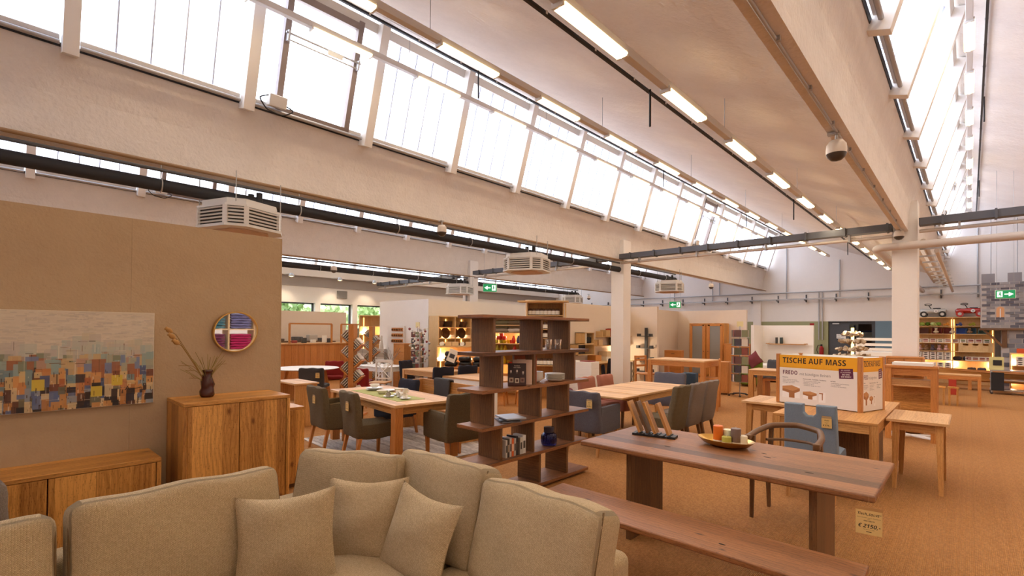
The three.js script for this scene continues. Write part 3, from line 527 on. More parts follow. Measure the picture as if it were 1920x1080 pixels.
// ---------- walnut bookcase ----------
{
  const t = thing('bookcase', 'open walnut bookcase with six staggered boards, behind the sofa', 'bookcase', [-3.51, 0, -4.062]), D = 0.36, L = 1.755;
  for (const y of [1.827, 1.465, 1.11, 0.758, 0.405, 0.062]) part('board', bx(D, 0.034, L, 0, y - 0.017, 0, 0.003), M.walnut, t);
  part('plinth', bx(D - 0.08, 0.03, L - 0.12, 0, 0.015, 0), M.darkwood, t);
  const rows = [[1.465, 1.793, [-3.385, -4.105, -4.602]], [1.11, 1.431, [-3.497, -3.989, -4.707]], [0.758, 1.076, [-3.378, -4.096, -4.592]], [0.405, 0.724, [-3.493, -3.98, -4.696]], [0.062, 0.371, [-3.37, -4.09, -4.576]]];
  for (const [a, b, zs] of rows) for (const z of zs) part('divider', bb(-0.16, a, z + 4.062 - 0.0, 0.15, b, z + 4.062 + 0.034, 0.003), M.darkwood, t);
}
const bookM = (w, h, draw) => printed(w, h, draw, 0.5);
{
  for (const [z, x, n] of [[-4.3, -3.44, 'left'], [-4.4, -3.52, 'rear'], [-4.45, -3.42, 'right']]) { const g = solo('drinking_glass', lathe([[0.001, 0.006], [0.03, 0.006], [0.04, 0.115], [0.0425, 0.115], [0.033, 0.0], [0.001, 0]], 28), new THREE.MeshPhysicalMaterial({ color: 0xffffff, roughness: 0.02, transmission: 1, thickness: 0.003, ior: 1.45 }), n + ' clear tumbler on the second board of the bookcase', 'glass', [x, 1.466, z], 0, 'tumblers in the bookcase'); }
  const plate = [[0.001, 0.0], [0.06, 0.0], [0.1, 0.012], [0.115, 0.022], [0.117, 0.024], [0.1, 0.018], [0.06, 0.006], [0.001, 0.005]], pg = lathe(plate, 36);
  for (let i = 0; i < 6; i++) solo('plate', pg, M.porcelain, 'white plate in the front stack of the bookcase, ' + ['lowest', 'second from below', 'third from below', 'fourth from below', 'fifth from below', 'topmost'][i], 'plate', [-3.44, 1.111 + i * 0.0125, -4.42], 0, 'front stack of plates');
  const bg = lathe([[0.001, 0], [0.05, 0], [0.085, 0.025], [0.1, 0.06], [0.097, 0.06], [0.08, 0.028], [0.045, 0.008], [0.001, 0.006]], 32);
  for (let i = 0; i < 5; i++) solo('bowl', bg, M.porcelain, 'white bowl in the stack behind the plates, ' + ['lowest', 'second', 'third', 'fourth', 'topmost'][i], 'bowl', [-3.53, 1.111 + i * 0.014, -4.17], 0, 'stack of bowls');
  // a cookbook and two picture frames leaning on the divider
  const lean = (name, label, cat, w, h, d, mat, face, pos, ry, tilt) => { const t = thing(name, label, cat, pos, ry); t.rotation.order = 'YXZ'; t.rotation.x = tilt; part('body', bb(-w / 2, 0, -d / 2, w / 2, h, d / 2, 0.002), mat, t); if (face) part('front_print', sheet(w * 0.96, h * 0.97, 0, h / 2, d / 2 + 0.001), face, t); return t; };
  lean('picture_frame', 'orange-brown picture frame leaning at the back of the bookcase', 'picture frame', 0.24, 0.3, 0.02, tint(0xa85530, 0.5), printed(64, 80, (c, w, h) => { c.fillStyle = '#a85530'; c.fillRect(0, 0, w, h); c.fillStyle = '#e6d6c6'; c.fillRect(6, 10, 52, 66); }), [-3.47, 1.112, -3.95], 0.7, -0.07);
  lean('picture_frame', 'pale picture frame leaning between the cookbook and the orange frame', 'picture frame', 0.2, 0.26, 0.018, tint(0xd9b9a2, 0.5), null, [-3.44, 1.112, -3.87], 0.7, -0.1);
  lean('cookbook', 'dark red and black cookbook with glasses on its cover, in the bookcase', 'book', 0.19, 0.23, 0.035, tint(0x5a2018, 0.4), bookM(190, 230, (c, w, h) => { c.fillStyle = '#2c1214'; c.fillRect(0, 0, w, h); c.fillStyle = '#cbb8a8'; c.textAlign = 'center'; c.font = 'bold 17px sans-serif'; c.fillText('Kochen', w / 2, 30); c.fillText('mit Liebe', w / 2, 48); for (const [x, y] of [[30, 90], [95, 85], [160, 100]]) { c.fillRect(x - 9, y - 18, 18, 24); c.fillRect(x - 2, y + 6, 4, 14); } for (const [x, y, k] of [[12, 150, '#b5a08c'], [72, 156, '#cbbba6'], [130, 150, '#8c6a5a']]) { c.fillStyle = k; c.fillRect(x, y, 46, 50); c.fillStyle = '#5a3026'; c.fillRect(x + 12, y + 12, 22, 26); } c.fillStyle = '#3c1512'; c.fillRect(0, 208, w, 22); }), [-3.4, 1.112, -3.74], 0.75, -0.16);
  // magazines
  [['grey magazine lying at the bottom of the pile', 0x6a6a72, 0.2, 0.26, 0.012, 0.5], ['dark magazine in the middle of the pile', 0x2c2c34, 0.21, 0.27, 0.01, 0.2], ['silver-grey magazine on top of the pile', 0xa9adb6, 0.22, 0.28, 0.014, 0.62]].forEach(([l, c, w, d, h, a], i) => solo('magazine', bx(w, h, d, 0, h / 2, 0, 0.002), tint(c, 0.35), l + ' in the bookcase', 'magazine', [-3.45, 0.759 + i * 0.0135, -3.66 - i * 0.02], a + 0.6, 'magazines in the bookcase'));
  // books standing
  let z = -3.56; const cols = [[0xcfc6bc, 'pale'], [0x3a302c, 'dark'], [0xc9c0b6, 'beige'], [0xd4622c, 'orange'], [0xb9b1a8, 'light grey'], [0x24222a, 'black'], [0x4a4038, 'brown'], [0xc2bcb4, 'pale grey'], [0xd2cdc6, 'off-white']];
  cols.forEach(([c, n], i) => { const w = [0.026, 0.03, 0.03, 0.034, 0.03, 0.026, 0.03, 0.04, 0.05][i], h = rr(0.17, 0.2); const b = thing('book', n + ' book standing on the fourth board of the bookcase, ' + ['leftmost', 'second', 'third', 'fourth', 'fifth', 'sixth', 'seventh', 'eighth', 'last'][i] + ' of the row', 'book', [-3.45, 0.406, z - w / 2], 0, 'books in the bookcase'); part('cover', bb(-0.07, 0, -w / 2 + 0.001, 0.07, h, w / 2 - 0.001, 0.002), tint(c, 0.5), b); part('spine_label', bb(0.07, h * 0.3, -w * 0.3, 0.0705, h * 0.7, w * 0.3), tint(i === 3 ? 0xf0d0b0 : i === 1 ? 0xa89078 : 0x4a4440, 0.6), b); z -= w + 0.001; });
  // ribbed jar
  const j = thing('ribbed_jar', 'ribbed dark blue glass jar with lid in the bookcase', 'jar', [-3.43, 0.406, -4.31]);
  const g = lathe([[0.001, 0.0], [0.07, 0.0], [0.083, 0.015], [0.088, 0.05], [0.086, 0.11], [0.07, 0.135], [0.055, 0.142], [0.052, 0.138], [0.066, 0.13], [0.08, 0.1], [0.08, 0.05], [0.07, 0.02], [0.001, 0.012]], 120), p = g.attributes.position;
  for (let i = 0; i < p.count; i++) { const a = Math.atan2(p.getZ(i), p.getX(i)), y = p.getY(i), k = 1 + 0.05 * Math.abs(Math.sin(a * 10)) * THREE.MathUtils.smoothstep(y, 0.0, 0.03) * (1 - THREE.MathUtils.smoothstep(y, 0.11, 0.14)); p.setX(i, p.getX(i) * k); p.setZ(i, p.getZ(i) * k); }
  g.computeVertexNormals(); part('jar', g, M.blue_glass, j); part('lid', lathe([[0.001, 0.205], [0.055, 0.205], [0.06, 0.2], [0.06, 0.15], [0.052, 0.142], [0.001, 0.142]], 40), new THREE.MeshPhysicalMaterial({ color: 0x56546a, roughness: 0.15, transmission: 0.6, thickness: 0 }), j);
}
// ---------- walnut table, bench and chair ----------
const slabTop = (w, d, h, r = 0.012) => { const g = new RoundedBoxGeometry(w, h, d, 2, r); return uvm(g, 0); };
{
  const t = thing('walnut_table', 'solid walnut dining table with slab legs and a candle tray', 'table', [-1.393, 0, -3.93]);
  part('tabletop', slabTop(2.005, 1.0, 0.042).translate(0, 0.739, 0), M.walnut, t);
  for (const x of [-0.625, 0.67]) part('leg', bx(0.045, 0.718, 0.56, x, 0.359, 0.08, 0.003), M.darkwood, t);
  const knotM = tint(0x1d0f08, 0.8); for (const [x, z, a] of [[-0.38, 0.18, 0.03], [0.3, -0.02, 0.03], [0.62, 0.22, 0.03], [0.25, -0.12, 0.022]]) part('knot', cy(a * 0.9, a * 0.9, 0.0006, 0, 0, 0, 14).scale(1, 1, 0.35).translate(x, 0.7603, z), knotM, t);
  const b = thing('walnut_bench', 'long walnut bench in front of the walnut table', 'bench', [-1.393, 0, -2.99]);
  part('seat', slabTop(2.01, 0.41, 0.04).translate(0, 0.44, 0), M.walnut, b); for (const x of [-0.78, 0.78]) part('leg', bx(0.045, 0.42, 0.3, x, 0.21, 0, 0.003), M.darkwood, b);
  for (const [x, z] of [[-0.55, 0.03], [0.35, 0.08]]) part('knot', cy(0.02, 0.02, 0.0006, 0, 0, 0, 12).scale(1, 1, 0.4).translate(x, 0.4603, z), knotM, b);
}
{ // hand-written price card on a hanging sleeve below the table corner
  const mat = printed(280, 300, (c, w, h) => { c.fillStyle = '#dcb874'; c.fillRect(0, 0, w, h); c.fillStyle = '#120b05'; c.textAlign = 'center'; c.font = 'italic bold 42px sans-serif'; c.fillText('Tisch', 66, 60); c.font = 'italic bold 40px sans-serif'; c.fillText('\u201eSOLVE\u201c', 190, 62, 150); c.font = '16px sans-serif'; c.fillStyle = '#5a4422'; c.fillText('Eiche r\u00e4uchern massiv, Baumkante', w / 2, 98); c.fillText('2cm', w / 2, 116); c.fillStyle = '#241606'; c.font = 'italic bold 22px sans-serif'; c.fillText('200\u00d7100/76', w / 2, 140); c.fillStyle = '#120b05'; c.font = 'italic bold 66px sans-serif'; c.fillText('\u20ac 2150,-', w / 2, 218); c.fillStyle = '#5a4422'; c.font = '14px sans-serif'; c.fillText('Holz Bericht u. \u00d6ko', w / 2, 244); c.fillRect(w / 2 - 28, 262, 56, 10); });
  const t = thing('table_price_card', 'hand-lettered price card hanging below the corner of the walnut table', 'price tag', [-0.415, 0.617, -3.4], 0.12); t.scale.setScalar(0.9);
  part('card', bx(0.135, 0.15, 0.002, 0, 0.0, 0), tint(0xdcb874, 0.8), t); part('print', sheet(0.134, 0.148, 0, 0.0, 0.0016), mat, t); part('sleeve', bx(0.14, 0.02, 0.003, 0, 0.085, 0), tint(0xb88650, 0.4), t); part('thread', rod([0, 0.09, 0], [0, 0.166, -0.04], 0.0007, 4), tint(0xb08a5a), t);
}
{ // swatches of wood in a slotted stand
  const t = thing('sample_stand', 'black slotted stand holding wood samples on the walnut table', 'stand', [-2.03, 0.76, -4.04], 0.2);
  part('base', bx(0.37, 0.02, 0.12, 0, 0.01, 0, 0.003), M.black, t); for (const x of [-0.14, -0.08, -0.02, 0.04, 0.09, 0.14]) part('slot_rib', bx(0.012, 0.008, 0.12, x, 0.023, 0), M.darkgrey, t);
  [[-0.12, M.lightoak, 'yellow oak'], [-0.05, M.darkwood, 'dark smoked'], [0.015, M.oak, 'honey oak'], [0.13, M.lightoak, 'light oak']].forEach(([x, m, n], i) => { const b = part(numbered('wood_sample'), bb(-0.011, 0, -0.055, 0.011, 0.285, 0.055, 0.002), m, scene); const c = Math.cos(0.2), s = Math.sin(0.2); b.position.set(-2.03 + x * c, 0.788, -4.04 - x * s); b.rotation.order = 'YXZ'; b.rotation.set(0, 0.2, 0.38); b.userData = { label: n + ' sample board, ' + ['first', 'second', 'third', 'last'][i] + ' from the left in the black stand', category: 'sample', group: 'wood samples' }; });
}
{ // hammered brass tray with candles
  const g = lathe([[0.001, 0.006], [0.1, 0.008], [0.17, 0.03], [0.222, 0.062], [0.228, 0.062], [0.18, 0.022], [0.1, 0.0], [0.001, 0.0]], 64).scale(1, 1, 0.66), p = g.attributes.position;
  for (let i = 0; i < p.count; i++) { const k = 1 + 0.006 * Math.sin(p.getX(i) * 90) * Math.sin(p.getZ(i) * 110); p.setX(i, p.getX(i) * k); } g.computeVertexNormals();
  solo('brass_tray', g, M.brass, 'hammered oval brass tray with candles on the walnut table', 'tray', [-1.44, 0.7605, -4.08], -0.15);
  for (const [x, z, r, h, c, l] of [[-0.06, -0.01, 0.038, 0.15, 0xe0701c, 'orange pillar candle'], [0.0, -0.06, 0.038, 0.12, 0xe9e6c4, 'cream pillar candle at the back'], [0.02, 0.03, 0.036, 0.08, 0xb5b052, 'short green candle at the front'], [0.075, -0.02, 0.038, 0.145, 0x756058, 'grey-brown pillar candle'], [0.12, -0.045, 0.034, 0.09, 0xe6dcc4, 'ivory candle on the right'], [-0.085, -0.065, 0.033, 0.1, 0xdc7a24, 'second orange candle behind']]) {
    const t = thing('pillar_candle', l + ' on the brass tray', 'candle', [-1.44 + x, 0.769, -4.08 + z], rnd() * 3, 'candles on the tray');
    part('wax', lathe([[0.001, 0], [r, 0], [r, h - 0.006], [r - 0.005, h], [0.001, h - 0.004]], 28), tint(c, 0.45), t); part('wrapper', cy(r + 0.0008, r + 0.0008, 0.035, 0, 0.02, 0, 28, true), tint(pick([0xe6dfd2, 0xd6cab8]), 0.3), t); part('wick', cy(0.0014, 0.0014, 0.014, 0, h + 0.004, 0, 5), M.paper, t);
  }
}
{ // round-backed walnut armchair
  const t = thing('walnut_armchair', 'dark walnut armchair with curved back rail behind the walnut table', 'chair', [-1.2, 0, -5.0]);
  const sh = []; const R = tube([[-0.27, 0.735, 0.26], [-0.262, 0.755, 0.05], [-0.2, 0.785, -0.17], [0, 0.8, -0.27], [0.2, 0.785, -0.17], [0.262, 0.755, 0.05], [0.27, 0.735, 0.26]], 0.026, 48, 10).scale(1, 1, 1); void sh;
  part('back_rail', R, M.darkwood, t); for (const s of [-1, 1]) part('arm_end', bx(0.052, 0.05, 0.06, s * 0.27, 0.732, 0.27, 0.01), M.darkwood, t);
  part('lower_rail', tube([[-0.22, 0.66, -0.1], [-0.1, 0.66, -0.22], [0.1, 0.66, -0.22], [0.22, 0.66, -0.1]], 0.013, 24, 8), M.darkwood, t);
  for (const s of [-1, 1]) { part('leg', leg([s * 0.235, 0.45, -0.2], [s * 0.22, 0, -0.19], 0.04, 0.028), M.darkwood, t); part('leg', leg([s * 0.25, 0.74, 0.2], [s * 0.255, 0, 0.21], 0.04, 0.028), M.darkwood, t); part('back_post', leg([s * 0.2, 0.775, -0.19], [s * 0.215, 0.45, -0.2], 0.034, 0.04), M.darkwood, t); }
  part('seat', [softBox(0.48, 0.46, 0.06, 0.025, 0.01, 1).rotateX(-PI / 2).translate(0, 0.47, 0)], M.skyblue, t); part('seat_frame', bx(0.5, 0.06, 0.46, 0, 0.41, 0, 0.005), M.darkwood, t);
}
// ---------- upholstered chairs ----------
// faces +z; back stands at -z
function uChair(name, label, fab, pos, ry, { w = 0.48, d = 0.5, seatH = 0.48, top = 0.88, arms = false, legM = M.lightoak, back = 0.1, lean = 0.1, group, armH = 0.66, skirt = 0.2, notch = false, low } = {}) {
  const t = thing(name, label, 'chair', pos, ry, group), by = low ?? seatH - skirt + 0.02;
  part('seat', softBox(w - (arms ? 0.1 : 0.005), d - 0.04, skirt, 0.03, 0.012, 1, 8).rotateX(-PI / 2).translate(0, seatH - skirt / 2, 0.03), fab, t);
  const bh = top - by, sh = (g) => { const p = g.attributes.position; for (let i = 0; i < p.count; i++) { const y = p.getY(i) - by; p.setZ(i, p.getZ(i) - Math.max(0, y) * lean - (y / bh) ** 3 * 0.02); } g.computeVertexNormals(); return g; };
  if (notch) { const q = w / 2 - 0.005; const s = [[-q, by], [q, by], [q - 0.015, top], [q - 0.155, top], [q - 0.155, top - 0.075], [q - 0.19, top - 0.115], [-q + 0.19, top - 0.115], [-q + 0.155, top - 0.075], [-q + 0.155, top], [-q + 0.015, top]]; part('backrest', sh(prism(s, back - 0.03, 0.014).translate(0, 0, -d / 2 - 0.02)), fab, t); }
  else part('backrest', sh(softBox(w, bh, back, 0.035, 0.008, 2, 12).translate(0, by + bh / 2, -d / 2 + back / 2 - 0.01)), fab, t);
  if (arms) for (const s of [-1, 1]) part('armrest', softBox(0.07, armH - by, d - 0.02, 0.03, 0, 1, 8).translate(s * (w / 2 - 0.03), (armH + by) / 2, 0.03), fab, t);
  const ly = by + 0.03;
  for (const s of [-1, 1]) { part('leg', leg([s * (w / 2 - 0.035), ly, d / 2 - 0.04], [s * (w / 2 - 0.04), 0, d / 2 - 0.05], 0.045, 0.032), legM, t); part('leg', leg([s * (w / 2 - 0.035), ly, -d / 2 + 0.04], [s * (w / 2 - 0.03), 0, -d / 2 - 0.03], 0.045, 0.032), legM, t); }
  return t;
}
uChair('dining_chair', 'light blue chair with notched backrest behind the walnut table', M.skyblue, [-1.17, 0, -5.95], PI, { w: 0.46, d: 0.5, top: 0.95, notch: true, lean: 0.06 });
priceTag('price tag on the light blue notched chair', [-1.02, 0.8, -5.605], 0.0, ['Stuhl', 'Stoff Wolle', 'blau', '\u20ac 375,-'], 1, 0.06);
uChair('dining_chair', 'olive armchair at the far left of the set dining table', M.olive, [-6.62, 0, -3.46], PI - 0.06, { arms: true, w: 0.54, d: 0.52, legM: M.beech });
uChair('dining_chair', 'olive chair without arms, nearest the sofa at the set dining table', M.olive, [-5.76, 0, -3.48], PI - 0.1, { w: 0.46, d: 0.52, legM: M.beech });
uChair('dining_chair', 'olive armchair beside the bookcase at the set dining table', M.olive, [-4.86, 0, -4.14], -PI / 2 - 0.15, { arms: true, w: 0.56, d: 0.56, top: 0.9, legM: M.beech });
uChair('dining_chair', 'dark chair half hidden on the far side of the set dining table', M.navy, [-6.75, 0, -4.53], 0.05, { w: 0.46, top: 0.86, legM: M.beech });
priceTag('price tag on the olive armchair', [-6.62, 0.7, -3.125], -0.05); priceTag('price tag on the olive chair without arms', [-5.73, 0.7, -3.135], -0.1);
// ---------- set dining table, rug ----------
solo('rug', bb(-1.22, 0.001, -0.95, 1.22, 0.012, 0.95), M.rug, 'pale striped flat-woven rug under the set dining table', 'rug', [-6.17, 0, -4.22], -0.05);
{
  const a = -0.108, t = thing('dining_table', 'oak dining table with square legs, set with white cups', 'table', [-6.05, 0, -3.97], a);
  part('tabletop', bx(2.08, 0.035, 0.93, 0, 0.7425, 0, 0.004), M.paleoak, t); part('apron', [bx(1.84, 0.09, 0.025, 0, 0.68, 0.41), bx(1.84, 0.09, 0.025, 0, 0.68, -0.41), bx(0.025, 0.09, 0.7, 0.985, 0.68, 0), bx(0.025, 0.09, 0.7, -0.985, 0.68, 0)], M.lightoak, t);
  for (const x of [-0.98, 0.98]) for (const z of [-0.405, 0.405]) part('leg', bx(0.11, 0.725, 0.11, x, 0.3625, z, 0.004), M.beech, t);
  const on = (x, z) => [-6.05 + x * Math.cos(a) + z * Math.sin(a), 0.761, -3.97 - x * Math.sin(a) + z * Math.cos(a)];
  solo('table_runner', bx(1.45, 0.003, 0.4, 0, 0.0015, 0), tint(0xa9a866, 0.95), 'olive green table runner on the set dining table', 'runner', on(0.03, 0.08), a);
  const cupG = lathe([[0.001, 0], [0.03, 0], [0.037, 0.06], [0.034, 0.06], [0.028, 0.006], [0.001, 0.006]], 24), sauG = lathe([[0.001, 0], [0.035, 0], [0.075, 0.013], [0.077, 0.015], [0.035, 0.004], [0.001, 0.004]], 28), handG = new THREE.TorusGeometry(0.017, 0.004, 6, 14, PI).rotateZ(-PI / 2).translate(0.034, 0.032, 0);
  const cup = (x, z, label, tip = 0, saucer = true, up = 0) => { const p = on(x, z); p[1] += 0.003 + up; if (saucer) { solo('saucer', sauG, M.porcelain, 'saucer under ' + label, 'saucer', p, 0, 'saucers on the set table'); p[1] += 0.005; } const t = thing('cup', label, 'cup', p, rnd() * 3, 'cups on the set table'); part('bowl', cupG, M.porcelain, t); part('handle', handG, M.porcelain, t); if (tip) { t.rotation.z = PI / 2; t.position.y += 0.037; } };
  cup(0.2, -0.02, 'the white cup behind the front pair'); cup(0.3, 0.17, 'the white cup lying at the front of the runner', 1); cup(0.45, 0.05, 'the white cup tipped in the middle of the runner', 1); cup(0.62, 0.1, 'the lower white cup of the stacked pair'); cup(0.62, 0.1, 'the upper white cup of the stacked pair', 0, false, 0.078);
  const pg = lathe([[0.001, 0], [0.07, 0], [0.12, 0.016], [0.122, 0.019], [0.07, 0.006], [0.001, 0.005]], 32), bg = lathe([[0.001, 0], [0.04, 0], [0.078, 0.05], [0.074, 0.05], [0.038, 0.006], [0.001, 0.006]], 28);
  for (let i = 0; i < 3; i++) { const p = on(-0.5, 0.0); p[1] += 0.003 + i * 0.012; solo('plate', pg, M.porcelain, ['lowest', 'middle', 'top'][i] + ' white plate of the pile on the table runner', 'plate', p, 0, 'plates on the set table'); }
  { const p = on(-0.5, 0.0); p[1] += 0.046; solo('bowl', bg, M.porcelain, 'white bowl standing on the plates at the left', 'bowl', p); } { const p = on(-0.05, 0.1); p[1] += 0.003; solo('bowl', bg, M.porcelain, 'white bowl in the middle of the runner', 'bowl', p); } { const p = on(-0.1, -0.2); p[1] += 0.003; solo('bowl', bg, M.porcelain, 'white bowl at the rear of the runner', 'bowl', p); } { const p = on(-0.3, -0.12); p[1] += 0.003; solo('plate', pg, M.porcelain, 'single white plate beside the pile on the runner', 'plate', p); }
}
{ // wooden settle with a hanging grey cushion
  const t = thing('settle', 'oak settle with a boarded back behind the set dining table', 'bench', [-6.25, 0, -5.2], -0.1);
  for (let i = 0; i < 4; i++) part('board', bx(1.75, 0.1, 0.03, 0, 0.78 - i * 0.105, 0, 0.004), M.lightoak, t); part('seat', bx(1.75, 0.04, 0.4, 0, 0.44, 0.2, 0.004), M.lightoak, t); for (const x of [-0.8, 0.8]) part('end_panel', bx(0.04, 0.82, 0.4, x, 0.41, 0.18, 0.004), M.lightoak, t);
  const c = solo('hanging_cushion', [softBox(0.44, 0.3, 0.03, 0.012, 0.004, 2, 8).translate(0, 0.72, 0.04), softBox(0.44, 0.3, 0.03, 0.012, 0, 2, 8).translate(0, 0.72, -0.04), bx(0.44, 0.03, 0.09, 0, 0.862, 0, 0.01)], M.charcoal, 'dark grey folded cushion hung over the oak settle', 'cushion', [-6.35, 0, -5.19], -0.1);
}
{ // furniture glimpsed past the partition end
  cabinet('wooden_cabinet', 'narrow oak cabinet end showing behind the tall highboard', 'cabinet', [0.7, 0.85, 0.36], [-5.56, 0, -2.18], 0, { cols: [1, 1] });
  const t = thing('console_table', 'pale oak console with panel leg right of the highboard', 'table', [-8.72, 0, -3.8], 0);
  part('tabletop', bx(0.85, 0.03, 0.42, 0, 0.735, 0, 0.004), M.paleoak, t); part('leg', bx(0.05, 0.72, 0.38, 0.37, 0.36, 0, 0.004), M.lightoak, t); part('leg', bx(0.05, 0.72, 0.38, -0.37, 0.36, 0, 0.004), M.lightoak, t); part('lower_shelf', bx(0.69, 0.03, 0.36, 0, 0.36, 0), M.paleoak, t); part('foot_rail', bx(0.69, 0.04, 0.04, 0, 0.02, 0.16), M.lightoak, t);
}
// ---------- display of made-to-measure tables ----------
function legTable(name, label, [w, h, d], pos, ry, { mat = M.lightoak, topM, lw = 0.075, t = 0.03, apron = 0.09, inset = 0, taper = 1, group, legM, cat = 'table' } = {}) {
  const g = thing(name, label, cat, pos, ry, group);
  part('tabletop', bx(w, t, d, 0, h - t / 2, 0, 0.004), topM ?? mat, g);
  if (apron) part('apron', [bx(w - 2 * inset - lw, apron, 0.022, 0, h - t - apron / 2, d / 2 - inset - 0.02), bx(w - 2 * inset - lw, apron, 0.022, 0, h - t - apron / 2, -d / 2 + inset + 0.02), bx(0.022, apron, d - 2 * inset - lw, w / 2 - inset - 0.02, h - t - apron / 2, 0), bx(0.022, apron, d - 2 * inset - lw, -w / 2 + inset + 0.02, h - t - apron / 2, 0)], legM ?? mat, g);
  for (const x of [-1, 1]) for (const z of [-1, 1]) { const X = x * (w / 2 - inset - lw / 2), Z = z * (d / 2 - inset - lw / 2); part('leg', leg([X, h - t, Z], [X + x * lw * (taper < 1 ? 0.25 : 0), 0, Z + z * lw * (taper < 1 ? 0.25 : 0)], lw, lw * taper), legM ?? mat, g); }
  return g;
}
legTable('display_table', 'light oak table carrying the yellow-headed display box', [0.98, 0.76, 2.15], [-1.17, 0, -7.27], 0, { mat: M.lightoak });
legTable('sample_table', 'small oak table with tapered legs right of the display box', [0.52, 0.755, 0.88], [-0.41, 0, -7.16], 0, { mat: M.lightoak, topM: M.paleoak, inset: 0.05, taper: 0.6, lw: 0.065 });
legTable('sample_table', 'small oak table with rounded corners left of the display box', [0.6, 0.755, 0.8], [-1.97, 0, -7.42], 0, { mat: M.lightoak, topM: M.paleoak, inset: 0.05, taper: 0.7 });
solo('storage_crate', [bx(0.5, 0.55, 0.9, 0, 0.275, 0, 0.01)], M.darkwood, 'dark stained chest under the light oak display table', 'chest', [-1.05, 0, -7.3], 0);
{
  const t = thing('display_box', 'four-sided display box about tables, with oak corner posts and yellow heading', 'display', [-1.318, 0.76, -7.31], -0.3), w = 1.02, h = 0.64, d = 0.55;
  const draw = (title) => (c, W2, H2) => {
    c.fillStyle = '#eadfd4'; c.fillRect(0, 0, W2, H2); c.fillStyle = '#eaa50a'; c.fillRect(0, 0, W2, H2 * 0.265);
    c.fillStyle = '#2a1a10'; c.textAlign = 'left'; c.font = `bold ${Math.round(H2 * 0.155)}px sans-serif`; c.fillText(title, W2 * 0.05, H2 * 0.165, W2 * 0.86);
    c.fillStyle = '#b9800a'; for (let i = 0; i < 100; i++) c.fillRect(W2 * (0.01 + i * 0.0098), H2 * (0.262 - (i % 10 ? 0.022 : 0.045)), 2, H2 * (i % 10 ? 0.022 : 0.045));
    c.fillStyle = '#5c1230'; c.font = `bold ${Math.round(H2 * 0.115)}px sans-serif`; c.fillText('FREDO', W2 * 0.05, H2 * 0.405, W2 * 0.21);
    c.fillStyle = '#6a5a54'; c.font = `${Math.round(H2 * 0.068)}px sans-serif`; c.fillText('mit b\u00fcndigen Beinen', W2 * 0.285, H2 * 0.405, W2 * 0.41);
    c.font = `bold ${Math.round(H2 * 0.026)}px sans-serif`; c.fillStyle = '#4a3a34';
    [['Holzarten', 0.05, ['Buche, Wildeiche, Kernbuche,', 'Eiche, Kirsche, Nussbaum, Ahorn', 'Esche ge\u00f6lt oder lackiert']], ['Plattenma\u00dfe, Tischh\u00f6he, Tischbeine', 0.33, ['frei nach Wunsch, in jeder L\u00e4nge', 'Plattendicke 2,6 oder 3,3 cm', 'Tischh\u00f6he 72\u201378 cm', 'Tischbeine 8 \u00d7 8 oder 10 \u00d7 10 cm']], ['EXTRAS', 0.68, ['Ansteckplatten und Schubladen', 'Auszug integriert', 'Tischplatte mit Baumkante']]].forEach(([a, x, l], k) => { c.font = `bold ${Math.round(H2 * 0.027)}px sans-serif`; c.fillText(a, W2 * x, H2 * (0.48 + (k ? 0.008 : 0))); c.font = `${Math.round(H2 * 0.024)}px sans-serif`; l.forEach((q, i) => c.fillText('\u2022 ' + q, W2 * x, H2 * (0.525 + i * 0.03))); });
    const wd = (x, y, w2, h2) => { c.fillStyle = '#f4ece4'; c.fillRect(x, y, w2, h2); c.fillStyle = '#c58a52'; c.beginPath(); c.moveTo(x, y + h2 * 0.12); c.lineTo(x + w2 * 0.55, y); c.lineTo(x + w2, y + h2 * 0.2); c.lineTo(x + w2 * 0.6, y + h2 * 0.45); c.lineTo(x, y + h2 * 0.3); c.fill(); c.fillStyle = '#a86c3a'; c.beginPath(); c.moveTo(x, y + h2 * 0.3); c.lineTo(x + w2 * 0.6, y + h2 * 0.45); c.lineTo(x + w2, y + h2 * 0.2); c.lineTo(x + w2, y + h2 * 0.42); c.lineTo(x + w2 * 0.7, y + h2 * 0.62); c.lineTo(x + w2 * 0.7, y + h2); c.lineTo(x + w2 * 0.38, y + h2); c.lineTo(x + w2 * 0.38, y + h2 * 0.62); c.lineTo(x, y + h2 * 0.5); c.fill(); };
    wd(W2 * 0.05, H2 * 0.63, W2 * 0.24, H2 * 0.26); wd(W2 * 0.33, H2 * 0.72, W2 * 0.18, H2 * 0.16); c.fillStyle = '#f4ece4'; c.fillRect(W2 * 0.535, H2 * 0.72, W2 * 0.085, H2 * 0.2); c.fillStyle = '#a86c3a'; c.fillRect(W2 * 0.54, H2 * 0.73, W2 * 0.05, H2 * 0.02); c.fillRect(W2 * 0.575, H2 * 0.73, W2 * 0.012, H2 * 0.14);
    c.save(); c.translate(W2 * 0.86, H2 * 0.3); c.rotate(-0.06); c.fillStyle = '#5c1638'; c.fillRect(-W2 * 0.08, -H2 * 0.085, W2 * 0.165, H2 * 0.19); c.fillStyle = '#eadfd4'; c.textAlign = 'center'; c.font = `${Math.round(H2 * 0.028)}px sans-serif`; c.fillText('BEI ANDEREN', 0, -H2 * 0.045); c.fillText('DIE AUSNAHME,', 0, -H2 * 0.005); c.font = `bold ${Math.round(H2 * 0.036)}px sans-serif`; c.fillText('BEI UNS', 0, H2 * 0.04); c.fillText('DIE REGEL!', 0, H2 * 0.082); c.restore();
  };
  const m = printed(1280, 800, draw('TISCHE AUF MASS'), 0.6);
  for (const s of [-1, 1]) { part('panel', bx(w - 0.07, h - 0.02, 0.012, 0, h / 2, s * (d / 2 - 0.012)), M.paper, t); part('panel', bx(0.012, h - 0.02, d - 0.07, s * (w / 2 - 0.012), h / 2, 0), M.paper, t); }
